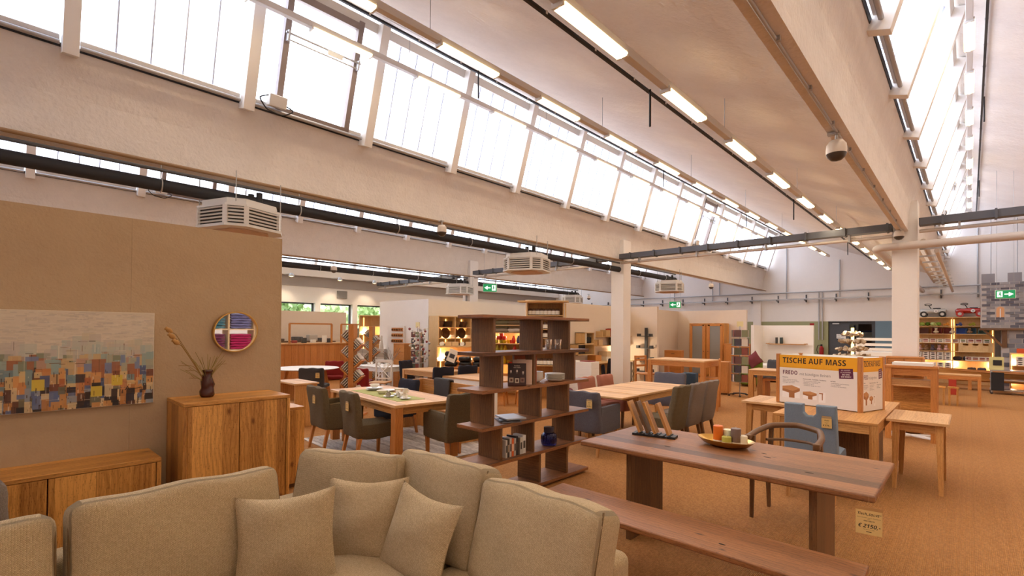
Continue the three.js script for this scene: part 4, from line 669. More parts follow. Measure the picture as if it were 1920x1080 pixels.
  part('print', sheet(w - 0.075, h - 0.022, 0, h / 2, d / 2 - 0.005), m, t); part('print', sheet(d - 0.075, h - 0.022).rotateY(PI / 2).translate(w / 2 - 0.005, h / 2, 0), m, t);
  for (const x of [-1, 1]) for (const z of [-1, 1]) part('corner_post', bx(0.045, h, 0.045, x * (w / 2 - 0.022), h / 2, z * (d / 2 - 0.022), 0.003), M.beech, t);
  part('lid', bx(w - 0.08, 0.012, d - 0.08, 0, h - 0.05, 0), M.white, t);
}
// ---------- middle dining group ----------
{
  const t = thing('extending_table', 'long light oak extending table between the bookcase and the bar table', 'table', [-4.01, 0, -7.18]);
  part('tabletop', bx(0.98, 0.03, 1.78, 0, 0.745, -0.24, 0.004, 0), M.paleoak, t); part('extension_leaf', bx(0.98, 0.025, 0.49, 0, 0.742, 0.9, 0.004, 0), M.paleoak, t);
  part('apron', [bx(0.022, 0.09, 1.6, 0.45, 0.685, -0.24), bx(0.022, 0.09, 1.6, -0.45, 0.685, -0.24), bx(0.86, 0.09, 0.022, 0, 0.685, 0.62), bx(0.86, 0.09, 0.022, 0, 0.685, -1.1)], M.lightoak, t);
  for (const x of [-0.43, 0.43]) for (const z of [-1.07, 0.6]) part('leg', bx(0.08, 0.73, 0.08, x, 0.365, z, 0.003), M.lightoak, t);
  uChair('dining_chair', 'grey-blue armchair with price tag at the near end of the extending table', M.greyblue, [-3.87, 0, -5.86], PI + 0.04, { arms: true, w: 0.54, d: 0.54, top: 0.86, legM: M.lightoak });
  priceTag('price tag on the grey-blue armchair', [-3.7, 0.7, -5.5], 0.04);
  uChair('dining_chair', 'grey-blue armchair at the far end of the extending table', M.greyblue, [-4.3, 0, -8.98], 0.1, { arms: true, w: 0.62, d: 0.5, top: 0.87 });
  const cs = (z, l, f) => uChair('dining_chair', l, f, [-3.22, 0, z], -PI / 2, { w: 0.46, d: 0.5, top: 0.93, lean: 0.12, legM: M.darkwood });
  cs(-6.62, 'olive-taupe chair nearest the walnut table, right side of the extending table', M.olive); cs(-7.16, 'middle taupe chair on the right side of the extending table', M.taupe); cs(-7.68, 'farthest taupe chair on the right side of the extending table', M.taupe);
  uChair('dining_chair', 'salmon chair nearer the bookcase, left side of the extending table', M.salmon, [-4.6, 0, -7.15], PI / 2, { w: 0.46, top: 0.88, legM: M.darkwood }); uChair('dining_chair', 'salmon chair farther back, left side of the extending table', M.salmon, [-4.62, 0, -7.78], PI / 2, { w: 0.46, top: 0.88, legM: M.darkwood });
  uChair('dining_chair', 'wine-red chair pushed in under the extending table', M.plum, [-4.62, 0, -6.5], PI / 2, { w: 0.46, top: 0.72, legM: M.darkwood });
}
// ---------- towels that the mirror shows, right of the camera ----------
{
  const t = thing('towel_rack', 'pale wooden rack full of folded towels, reflected in the pebble mirror', 'shelf', [2.75, 0, -4.05], -PI / 2);
  for (const x of [-1.15, -0.62, -0.1, 0.42, 0.95]) part('upright', bx(0.025, 2.3, 0.4, x, 1.15, 0), M.birch, t); for (const y of [0.3, 0.75, 1.2, 1.65, 2.1]) part('shelf', bx(2.12, 0.022, 0.4, -0.1, y, 0), M.birch, t);
  const cols = [[0x9a2030, 0x7a1830, 0x3c4a66, 0x7a8a5a], [0x35506a, 0x8a1c34, 0xa01c40, 0x5a2438], [0x86985a, 0xa8184a, 0xa8184a, 0x6a2a44], [0x6a8a86, 0xe6dad0, 0x6a6484, 0x3f6a70]];
  cols.forEach((row, r) => row.forEach((c, k) => { for (let i = 0; i < 6; i++) { const x = -0.885 + k * 0.525; const m = solo('folded_towel', softBox(0.42, 0.3, 0.052, 0.02, 0.004, i, 6).rotateX(-PI / 2), tint(c, 0.95), ['lowest', 'second', 'third', 'fourth', 'fifth', 'uppermost'][i] + ' folded towel of the ' + ['left end', 'left middle', 'right middle', 'right end'][k] + ' stack, ' + ['lowest', 'second', 'third', 'top'][r] + ' shelf of the towel rack', 'towel', [2.75 - 0.03, 0.345 + r * 0.45 + i * 0.056, -4.05 + x], -PI / 2, 'folded towels'); } }));
}

// ---------- office and shop partitions behind ----------
function partition(n, segs, m = M.creamwall) { const w = structure('wall_' + n); for (const s of segs) part('panel', bb(...s), m, w); return w; }
partition('shop_left', [[-12.9, 0, -8.2, -10.55, 2.5, -8.08], [-10.67, 0, -14, -10.55, 2.5, -8.2]], M.wallpaint);
partition('office', [[-8.72, 0, -15.17, -8.6, 2.5, -9.9], [-8.6, 0, -15.17, -7.5, 2.5, -15.05], [-8.72, 0, -19.2, -8.6, 2.5, -15.17], [-8.6, 0, -19.2, -6.0, 2.5, -19.08]]);
partition('bedroom', [[-5.5, 0, -19.42, -3.9, 1.93, -19.3], [-5.6, 0, -19.42, -5.5, 1.93, -18.3]], M.wallpaint);
partition('counter_back', [[-16.9, 0, -9.1, -16.78, 2.28, -5], [-16.2, 0, -9.7, -15.3, 2.14, -9.6]], M.creamwall);
// lit open shelf: faces +z
const ledMat = new THREE.MeshStandardMaterial({ name: 'led_light', color: 0xfff0d0, emissive: new THREE.Color().setRGB(1, 0.66, 0.22), emissiveIntensity: 2, roughness: 0.5 });
function shelfUnit(name, label, [w, h, d], pos, ry, { mat = M.birch, levels = [], cols = 1, lit = 0, back = mat, cat = 'shelf' } = {}) {
  const t = thing(name, label, cat, pos, ry);
  part('back', bb(-w / 2, 0, -d / 2, w / 2, h, -d / 2 + 0.015), back, t); part('top', bb(-w / 2 - 0.01, h, -d / 2, w / 2 + 0.01, h + 0.025, d / 2), mat, t);
  for (let i = 0; i <= cols; i++) part('upright', bx(0.025, h, d, -w / 2 + w * i / cols, h / 2, 0), mat, t);
  for (const y of levels) for (let i = 0; i < cols; i++) part('shelf', bx(w / cols - 0.025, 0.02, d - 0.02, -w / 2 + w * (i + 0.5) / cols, y - 0.01, 0), mat, t);
  if (lit) for (let i = 0; i < cols; i++) for (const s of [-1, 1]) { const x = -w / 2 + w * (i + 0.5) / cols + s * (w / cols / 2 - 0.03);
    part('led_light', bb(x - 0.008, 0.12, -d / 2 + 0.02, x + 0.008, h - 0.05, -d / 2 + 0.03), ledMat, t);
    const c = Math.cos(ry), q = Math.sin(ry); for (const yy of [h * 0.3, h * 0.75]) { const z = -d / 2 + 0.06, p = new THREE.PointLight(LAMP_COLOR, lit); p.name = 'led_point_light'; p.position.set(pos[0] + x * c + z * q, pos[1] + yy, pos[2] - x * q + z * c); p.castShadow = true; p.shadow.radius = 0.3; scene.add(p); } }
  return { t, on: (x, y, z = 0) => [pos[0] + x * Math.cos(ry) + z * Math.sin(ry), pos[1] + y, pos[2] - x * Math.sin(ry) + z * Math.cos(ry)] };
}
const basketG = lathe([[0.001, 0], [0.09, 0], [0.12, 0.1], [0.125, 0.16], [0.115, 0.16], [0.108, 0.1], [0.08, 0.012], [0.001, 0.012]], 20), boxBasketG = new THREE.CylinderGeometry(0.15, 0.13, 0.16, 4, 3, true).rotateY(PI / 4).toNonIndexed().translate(0, 0.08, 0);
const dishG = lathe([[0.001, 0], [0.05, 0.0], [0.15, 0.025], [0.152, 0.03], [0.05, 0.008], [0.001, 0.008]], 24), potG = lathe([[0.001, 0], [0.035, 0], [0.045, 0.03], [0.045, 0.085], [0.041, 0.085], [0.04, 0.03], [0.001, 0.008]], 18), vaseG = lathe([[0.001, 0], [0.04, 0], [0.06, 0.06], [0.045, 0.13], [0.025, 0.17], [0.03, 0.2], [0.026, 0.2], [0.02, 0.17], [0.001, 0.02]], 18), bowlG = lathe([[0.001, 0], [0.03, 0], [0.07, 0.05], [0.066, 0.05], [0.028, 0.008], [0.001, 0.008]], 18);
const cartonG = bx(0.17, 0.13, 0.12, 0, 0.065, 0, 0.003), jarG = lathe([[0.001, 0], [0.03, 0], [0.034, 0.01], [0.034, 0.075], [0.028, 0.085], [0.028, 0.1], [0.001, 0.1]], 16), padG = softBox(0.42, 0.3, 0.1, 0.045, 0.01, 2, 8).rotateX(-PI / 2).translate(0, 0.05, 0);
// baskets by the shop wall
{
  const s = shelfUnit('basket_shelf', 'lit birch shelves full of baskets, on the white shop wall', [1.7, 2.02, 0.4], [-10.33, 0, -8.95], PI / 2, { levels: [0.5, 0.85, 1.15, 1.45, 1.75], cols: 3, lit: 0.35 });
  const wick = [tint(0x5c3c24, 0.9), tint(0x6f4a2c, 0.9), tint(0x46301f, 0.9), tint(0x8a6a44, 0.9)];
  let n = 0; for (const [y, yn] of [[0.5, 'lowest'], [0.85, 'second'], [1.15, 'middle'], [1.45, 'fourth'], [1.75, 'top']]) for (let c = 0; c < 3; c++) for (let k = 0; k < 2; k++) { const round = (n++ % 3) !== 1, stand = y === 1.45, p = s.on(-0.57 + c * 0.567 + (k - 0.5) * 0.26, y + (stand ? 0.14 : 0), stand ? -0.05 : 0.02); const m = solo('wicker_basket', stand ? dishG : round ? basketG : boxBasketG, wick[n % 4], (stand ? 'round dark wicker tray stood upright' : round ? 'round brown wicker basket' : 'square brown wicker basket') + ', ' + ['left', 'middle', 'right'][c] + ' bay, ' + yn + ' shelf of the basket wall, ' + ['left', 'right'][k] + ' one', 'basket', p, PI / 2, 'baskets'); if (stand) { m.rotation.order = 'YXZ'; m.rotation.set(1.45, PI / 2, 0); } }
}
{ // bath shelf with towels and a hanging basket
  const s = shelfUnit('bath_shelf', 'lit birch shelf with blue towels and a round basket by the garden wall', [1.5, 2.1, 0.4], [-13.85, 0, -8.85], 0.75, { levels: [0.4, 0.8, 1.2, 1.5, 1.78], cols: 2, lit: 0.5 });
  for (let i = 0; i < 3; i++) solo('bath_towel', softBox(0.34, 0.25, 0.06, 0.025, 0.01, i, 6).rotateX(-PI / 2), tint(0x2c7486, 0.95), ['lowest', 'middle', 'top'][i] + ' of the petrol blue towels in the bath shelf', 'towel', s.on(0.08, 1.81 + i * 0.06, 0.08), 0.75, 'petrol towels');
  const m = solo('wicker_basket', dishG, tint(0x5c4028, 0.9), 'round wicker dish hung upright in the bath shelf', 'basket', s.on(0.45, 1.95, 0.1), 0.75); m.rotation.order = 'YXZ'; m.rotation.x = 1.4;
  for (let i = 0; i < 6; i++) solo('soap_dish', bowlG, tint(pick([0xd8c8a8, 0x5a3a24, 0xe6dccb]), 0.5), 'small dish in the bath shelf, ' + ['first', 'second', 'third', 'fourth', 'fifth', 'sixth'][i] + ' from the top', 'dish', s.on(0.1 + 0.12 * (i % 2), [1.5, 1.5, 1.2, 1.2, 0.8, 0.8][i], 0.05), 0, 'small dishes');
}
{ // cushions and coloured crockery seen through the bookcase
  const s = shelfUnit('crockery_shelf', 'lit shelf with cushions above coloured crockery, seen through the bookcase', [1.3, 2.0, 0.45], [-9.05, 0, -9.4], 0.35, { levels: [0.45, 0.8, 1.08, 1.34, 1.62, 1.82], lit: 1.0, cols: 1 });
  const cc = [0xc8862c, 0x6a6248, 0x6b5a44, 0xb5a89c, 0x8a7a68, 0xc4b6a8];
  for (let i = 0; i < 9; i++) solo('sofa_cushion', padG, tint(cc[i % 6], 0.95), ['mustard', 'olive', 'brown', 'grey', 'taupe', 'sand'][i % 6] + ' cushion on the crockery shelf, ' + ['upper left', 'upper middle', 'upper right', 'lower left', 'lower middle', 'lower right', 'left on top', 'middle on top', 'right on top'][i], 'cushion', s.on(-0.4 + (i % 3) * 0.4, i < 3 ? 1.83 : i < 6 ? 1.63 : 1.73, 0.02), 0.35, 'cushions on the shelf');
  const pc = [[0x7a9a96, 'blue-grey'], [0xa8bcae, 'pale green'], [0xb8b23a, 'lime'], [0xd8b81c, 'yellow'], [0xc83018, 'red'], [0x2c3474, 'navy'], [0x8aa03c, 'green']];
  for (const [y, yn] of [[1.34, 'upper'], [1.08, 'middle'], [0.8, 'lower']]) for (let i = 0; i < 12; i++) { const c = pc[(i >> 1) % 7]; solo('crockery', pick([potG, bowlG, potG, vaseG]), tint(c[0], 0.3), c[1] + ' crockery on the ' + yn + ' crockery shelf, ' + (i % 2 ? 'right' : 'left') + ' of its pair', 'crockery', s.on(-0.56 + i * 0.1, y, rr(-0.08, 0.1)), rnd() * 3, 'coloured crockery'); }
  for (const [x, i] of [[-0.1, 0], [0.05, 1], [-0.02, 2]]) { const t = thing('storage_tin', ['left', 'right', 'upper'][i] + ' red lidded casserole on the crockery shelf', 'pot', s.on(x, 1.43 + (i === 2 ? 0.09 : 0), 0.05), 0, 'red casseroles'); part('pot', cy(0.075, 0.07, 0.09, 0, 0.045, 0, 20), tint(0xc02a18, 0.3), t); part('knob', cy(0.015, 0.012, 0.02, 0, 0.1, 0, 10), tint(0xc02a18, 0.3), t); }
}
{ // jar cabinet rising above the bookcase
  const s = shelfUnit('jar_cabinet', 'tall pale cabinet with white-labelled jars, showing above the bookcase', [0.9, 2.36, 0.4], [-7.78, 0, -9.6], 0.62, { levels: [0.5, 0.82, 1.15, 1.5, 1.72, 2.06], back: M.lightoak });
  const lab = M.paper, gl = tint(0x5a3c28, 0.3);
  for (const [y, yn, cnt] of [[2.06, 'top', 8], [1.72, 'second', 8], [1.5, 'third', 8], [1.15, 'fourth', 8], [0.82, 'lowest', 8]]) for (let i = 0; i < cnt; i++) { const t = thing('jam_jar', 'small brown jar with white label on the ' + yn + ' shelf of the jar cabinet', 'jar', s.on(-0.38 + i * 0.78 / cnt, y, 0.06), 0, 'jars on the ' + yn + ' shelf'); t.scale.setScalar(1.65); part('glass', jarG, gl, t); part('paper_label', cy(0.0348, 0.0348, 0.055, 0, 0.04, 0, 16, true), lab, t); }
  part('side_panel', bx(0.03, 2.3, 0.36, 0.5, 1.2, 0.02), M.birch, s.t); part('roof_board', bx(1.25, 0.03, 0.5, -0.05, 2.4, 0.05), M.birch, s.t);
}
// ---------- left background: counter, chairs, racks ----------
{
  const t = thing('sales_counter', 'long sales counter faced with upright orange-brown boards', 'counter', [-15.2, 0, -7.7]);
  for (let i = 0; i < 18; i++) part('board', bx(0.025, 1.17, 0.196, 0, 0.605, 1.75 - i * 0.2, 0.004, 1), M.beech, t); part('worktop', bx(0.7, 0.04, 3.7, -0.3, 1.21, 0, 0.004), M.paleoak, t); part('plinth', bx(0.5, 0.03, 3.5, -0.28, 0.015, 0), M.darkwood, t); part('body', bx(0.56, 1.15, 3.5, -0.3, 0.6, 0), M.beech, t);
  for (const [z, w, l] of [[0.66, 1.35, 'left framed screen of clear glass on the sales counter'], [-1.1, 1.5, 'right framed screen of clear glass on the sales counter']]) { const q = thing('counter_screen', l, 'screen', [-15.15, 1.232, -7.7 + z]); for (const s of [-1, 1]) part('post', bx(0.05, 0.6, 0.05, 0, 0.3, s * w / 2), M.beech, q); part('rail', bx(0.05, 0.045, w, 0, 0.6, 0), M.beech, q); part('glass', new THREE.PlaneGeometry(w - 0.06, 0.54).rotateY(PI / 2).translate(0, 0.29, 0), M.glass, q); }
  solo('yellow_notice', bx(0.004, 0.2, 0.24, 0, 0.1, 0), tint(0xe8a51c, 0.7), 'yellow notice stuck to the right counter screen', 'notice', [-15.1, 1.25, -8.4]);
  solo('counter_notice', bx(0.004, 0.22, 0.16, 0, 0.11, 0), M.paper, 'white and yellow leaflet at the left counter screen', 'leaflet', [-15.1, 1.25, -7.45]);
  [[-6.9, 0x3a3632, 0.16, 'dark card terminal'], [-7.2, 0xe6e2da, 0.1, 'white spray bottle'], [-7.7, 0x2c2c30, 0.14, 'small black frame'], [-6.6, 0x9a3a2c, 0.08, 'red box'], [-9.0, 0xe8e4dc, 0.1, 'white paper stack']].forEach(([z, c, h, l]) => solo('counter_item', bx(0.12, h, 0.14, 0, h / 2, 0, 0.01), tint(c), l + ' on the sales counter', 'item', [-15.35, 1.232, z]));
  const d = thing('rear_desk', 'brown rear desk with papers behind the sales counter', 'desk', [-16.3, 0, -7.0]); part('tabletop', bx(0.6, 0.04, 2.6, 0, 1.25, 0), M.darkwood, d); part('body', bx(0.55, 1.22, 2.5, 0, 0.61, 0), M.oak, d);
  [[-6.5, 0x6a5a50], [-7.1, 0x55504c], [-7.6, 0xb9b1a9], [-7.9, 0x4a4644]].forEach(([z, c], i) => solo('office_item', bx(0.25, [0.08, 0.14, 0.2, 0.1][i], 0.3, 0, [0.04, 0.07, 0.1, 0.05][i], 0, 0.02), tint(c), ['pile of papers', 'desk telephone', 'grey printer', 'dark folder box'][i] + ' on the rear desk', 'office item', [-16.3, 1.272, z]));
  solo('wall_vent', bx(0.06, 0.28, 0.4, 0, 0, 0, 0.01), tint(0x8a8784), 'grey square vent on the garden wall', 'vent', [XL + 0.031, 2.98, -9.3]);
  const rt = thing('round_table', 'round white table with splayed wooden legs near the sales counter', 'table', [-11.55, 0, -5.25]); part('tabletop', lathe([[0.001, 0.72], [0.7, 0.725], [0.75, 0.742], [0.74, 0.75], [0.001, 0.75]], 48), M.white, rt); for (let i = 0; i < 4; i++) { const a = i * PI / 2 + 0.5; part('leg', leg([Math.cos(a) * 0.4, 0.72, Math.sin(a) * 0.4], [Math.cos(a) * 0.56, 0, Math.sin(a) * 0.56], 0.07, 0.045), M.beech, rt); }
  const ch = { w: 0.46, d: 0.46, top: 0.84, legM: M.beech, skirt: 0.08, lean: 0.06, low: 0.44 };
  uChair('dining_chair', 'grey chair with its back to us before the round white table', M.charcoal, [-10.45, 0, -4.95], -PI / 2 - 0.75, { ...ch, w: 0.52, low: 0.3 }); priceTag('price tag on the grey chair at the round table', [-10.12, 0.68, -4.85], PI / 4, undefined, 1);
  uChair('dining_chair', 'red chair behind the round white table', M.redfab, [-11.95, 0, -6.15], PI / 4 + 0.2, ch); uChair('dining_chair', 'red chair seen from behind beside the zigzag brochure rack', M.redfab, [-9.7, 0, -5.62], -PI / 2 - 0.8, { ...ch, low: 0.3 });
}
function zigzag(label, pos, ry, n, step) {
  const t = thing('brochure_rack', label, 'rack', pos, ry); part('post', bx(0.1, 1.76, 0.25, 0, 0.88, 0, 0.003), M.beech, t); part('foot', bx(0.5, 0.03, 0.4, 0, 0.015, 0), M.beech, t);
  for (let i = 0; i < n; i++) for (const s of [-1, 1]) { const y = 1.62 - i * step - (s > 0 ? step * 0.5 : 0); const a = part('arm', bx(0.2, 0.022, 0.24, 0, 0, 0.0), M.beech, t, [s * 0.135, y - 0.15, 0], [0, 0, s * 0.75]);
    for (let k = 0; k < 5; k++) { const b = solo('brochure', bx(0.014, 0.14, 0.21, 0, 0.085, 0), tint(pick([0xe6ddd2, 0xd8d0c4, 0xcfc2b4, 0xb9b4ae]), 0.6), 'brochure in the ' + ['left', 'right'][s > 0 ? 1 : 0] + ' pockets of the ' + (n > 4 ? 'near' : 'far') + ' zigzag rack, ' + ['top', 'second', 'third', 'fourth', 'fifth'][i] + ' tier', 'brochure', [0, 0, 0], 0, 'brochures in a zigzag rack'); const lx = s * (0.085 + k * 0.03), ly = y - 0.185 + k * 0.028; b.position.set(pos[0] + lx * Math.cos(ry), ly, pos[2] - lx * Math.sin(ry)); b.rotation.order = 'YXZ'; b.rotation.set(0, ry, s * 0.75); } }
}
zigzag('near zigzag brochure rack of orange wood left of the set table', [-8.85, 0, -4.95], 0.75, 5, 0.31); zigzag('far zigzag brochure rack by the shop wall', [-12.2, 0, -7.4], 0.75, 4, 0.32);
{ // white country table with cross-back chairs
  legTable('white_table', 'white dining table with crockery behind the zigzag rack', [1.25, 0.76, 0.8], [-10.98, 0, -6.95], 0.05, { mat: M.white, topM: M.white });
  legTable('white_table', 'white table edge with pale top behind the oak settle', [1.5, 0.76, 0.9], [-6.95, 0, -6.7], -0.02, { mat: M.white, topM: M.paleoak });
  const cross = (label, pos, ry) => { const t = thing('crossback_chair', label, 'chair', pos, ry); part('seat', bx(0.42, 0.03, 0.42, 0, 0.46, 0, 0.006), M.paleoak, t); for (const s of [-1, 1]) { part('leg', leg([s * 0.18, 0.45, 0.18], [s * 0.19, 0, 0.19], 0.035, 0.028), M.white, t); part('back_post', leg([s * 0.19, 0.95, -0.23], [s * 0.18, 0, -0.19], 0.032), M.white, t); part('cross_bar', rod([-s * 0.17, 0.52, -0.2], [s * 0.17, 0.88, -0.22], 0.012), M.white, t); part('side_stretcher', rod([s * 0.18, 0.2, -0.18], [s * 0.18, 0.2, 0.18], 0.01), M.white, t); } part('top_rail', bx(0.42, 0.07, 0.025, 0, 0.93, -0.225, 0.004), M.white, t); part('lower_rail', bx(0.36, 0.03, 0.02, 0, 0.53, -0.2), M.white, t); };
  cross('white cross-back chair turned away, right of the red chair', [-9.95, 0, -6.25], 0.6); 
  uChair('dining_chair', 'plum padded chair beside the white cross-back chair', M.plum, [-10.55, 0, -6.1], 2.4, { w: 0.44, top: 0.85, legM: M.white, skirt: 0.08, low: 0.45 });
  for (let i = 0; i < 6; i++) solo('cup', cy(0.035, 0.03, 0.07, 0, 0.035, 0, 14), M.porcelain, 'small white cup on the white country table, ' + ['first', 'second', 'third', 'fourth', 'fifth', 'last'][i] + ' along it', 'cup', [-11.45 + i * 0.18, 0.761, -6.95 + (i % 2) * 0.2], 0, 'cups on the white table');
  const tr = thing('branch_vase', 'bare twisted branches in a pot on the white table', 'branches', [-10.9, 0.761, -7.18]); part('pot', potG, M.porcelain, tr); for (let i = 0; i < 12; i++) { const a = i * 0.52 + rnd(); part('branch', tube([[0, 0.05, 0], [Math.cos(a) * 0.1, 0.2, Math.sin(a) * 0.1], [Math.cos(a) * rr(0.15, 0.3), rr(0.28, 0.45), Math.sin(a) * rr(0.15, 0.3)]], 0.005, 10, 5), tint(0x8a7464, 0.9), tr); }
  const bs = shelfUnit('box_shelf', 'low shelf stacked with white gift boxes behind the zigzag rack', [0.9, 0.75, 0.45], [-12.8, 0, -7.75], 0.75, { mat: M.white, levels: [0.3, 0.55] });
  for (let r = 0; r < 3; r++) for (let i = 0; i < 4; i++) solo('gift_box', bx(0.2, 0.11, 0.3, 0, 0.055, 0, 0.003), tint(pick([0xd8d2c8, 0xc9c1b6, 0xe6e0d8]), 0.7), ['lower', 'middle', 'upper'][r] + ' row gift box, ' + ['leftmost', 'second', 'third', 'rightmost'][i] + ', on the low box shelf', 'box', bs.on(-0.32 + i * 0.21, 0.776 + r * 0.112, 0.02), 0.75, 'gift boxes');
  const f = solo('white_figure', lathe([[0.001, 0], [0.07, 0], [0.06, 0.12], [0.035, 0.26], [0.028, 0.3], [0.04, 0.34], [0.03, 0.38], [0.001, 0.39]], 20), M.porcelain, 'slender white figurine on the gift boxes', 'figurine', bs.on(0.3, 1.115, 0.05));
  const hp = thing('hook_panel', 'white panel with three rows of wooden coat hooks', 'panel', [-11.9, 0, -8.0], 0.2); part('panel', bx(0.62, 1.78, 0.03, 0, 0.89, 0), M.white, hp); for (const y of [1.68, 1.52, 1.36]) { const r = part('hook_rail', bx(0.42, 0.09, 0.02, 0.05, y, 0.025), M.beech, hp); for (let i = 0; i < 5; i++) part('hook', bx(0.03, 0.05, 0.04, -0.12 + i * 0.085, y - 0.01, 0.05), M.darkwood, r); }
  cabinet('drawer_chest', 'slatted brown wooden chest below the coat hooks', 'cabinet', [0.5, 1.3, 0.36], [-11.3, 0, -7.85], 0, { mat: M.beech, cols: [1, 1], rows: 6 });
}
function spinner(label, pos, h, r, n) {
  const t = thing('card_stand', label, 'stand', pos); part('pole', cy(0.015, 0.015, h, 0, h / 2, 0, 8), M.steel, t);
  for (let i = 0; i < 5; i++) { const a = i * 1.257; part('foot', [rod([0, 0.09, 0], [Math.cos(a) * 0.26, 0.06, Math.sin(a) * 0.26], 0.012), cy(0.03, 0.03, 0.025, Math.cos(a) * 0.27, 0.03, Math.sin(a) * 0.27, 10)], M.black, t); }
  const cols = [0x6b4a48, 0x86896a, 0xb9a48a, 0x4a4450, 0xd8cfc4, 0x8a6a70, 0x5a5a48, 0x8a4a40, 0x7a828a];
  for (let k = 0; k < n; k++) { const y = h - 0.2 - k * (h - 0.45) / n; for (let i = 0; i < 4; i++) { const a = i * PI / 2 + 0.5; part('wire_pocket', bx(2 * r * 0.9, 0.012, 0.05, 0, 0, 0), M.steel, t, [Math.sin(a) * r, y - 0.09, Math.cos(a) * r], [0, a, 0]); for (const s of [-1, 1]) { const b = solo('greeting_card', bx(r * 0.85, Math.min(0.2, (h - 0.5) / n * 0.86), 0.012, s * r * 0.46, 0, 0), tint(cols[(k * 3 + i * 2 + (s > 0 ? 1 : 0)) % 9], 0.5), 'greeting card on the ' + (n > 6 ? 'tall far' : 'wheeled') + ' card stand, ' + ['top', 'second', 'third', 'fourth', 'fifth', 'sixth', 'seventh', 'lowest'][k] + ' tier', 'card', [pos[0] + Math.sin(a) * (r + 0.005), y, pos[2] + Math.cos(a) * (r + 0.005)], a, 'cards on the ' + (n > 6 ? 'far' : 'wheeled') + ' stand'); } } }
  part('top_sign', bx(0.16, 0.14, 0.01, 0, h + 0.05, 0), tint(0xe6d49a, 0.7), t);
}
spinner('tall postcard stand before the basket shelves', [-10.5, 0, -7.7], 1.75, 0.12, 8); spinner('wheeled greeting card stand right of the bar table', [-4.4, 0, -13.5], 1.84, 0.17, 6);
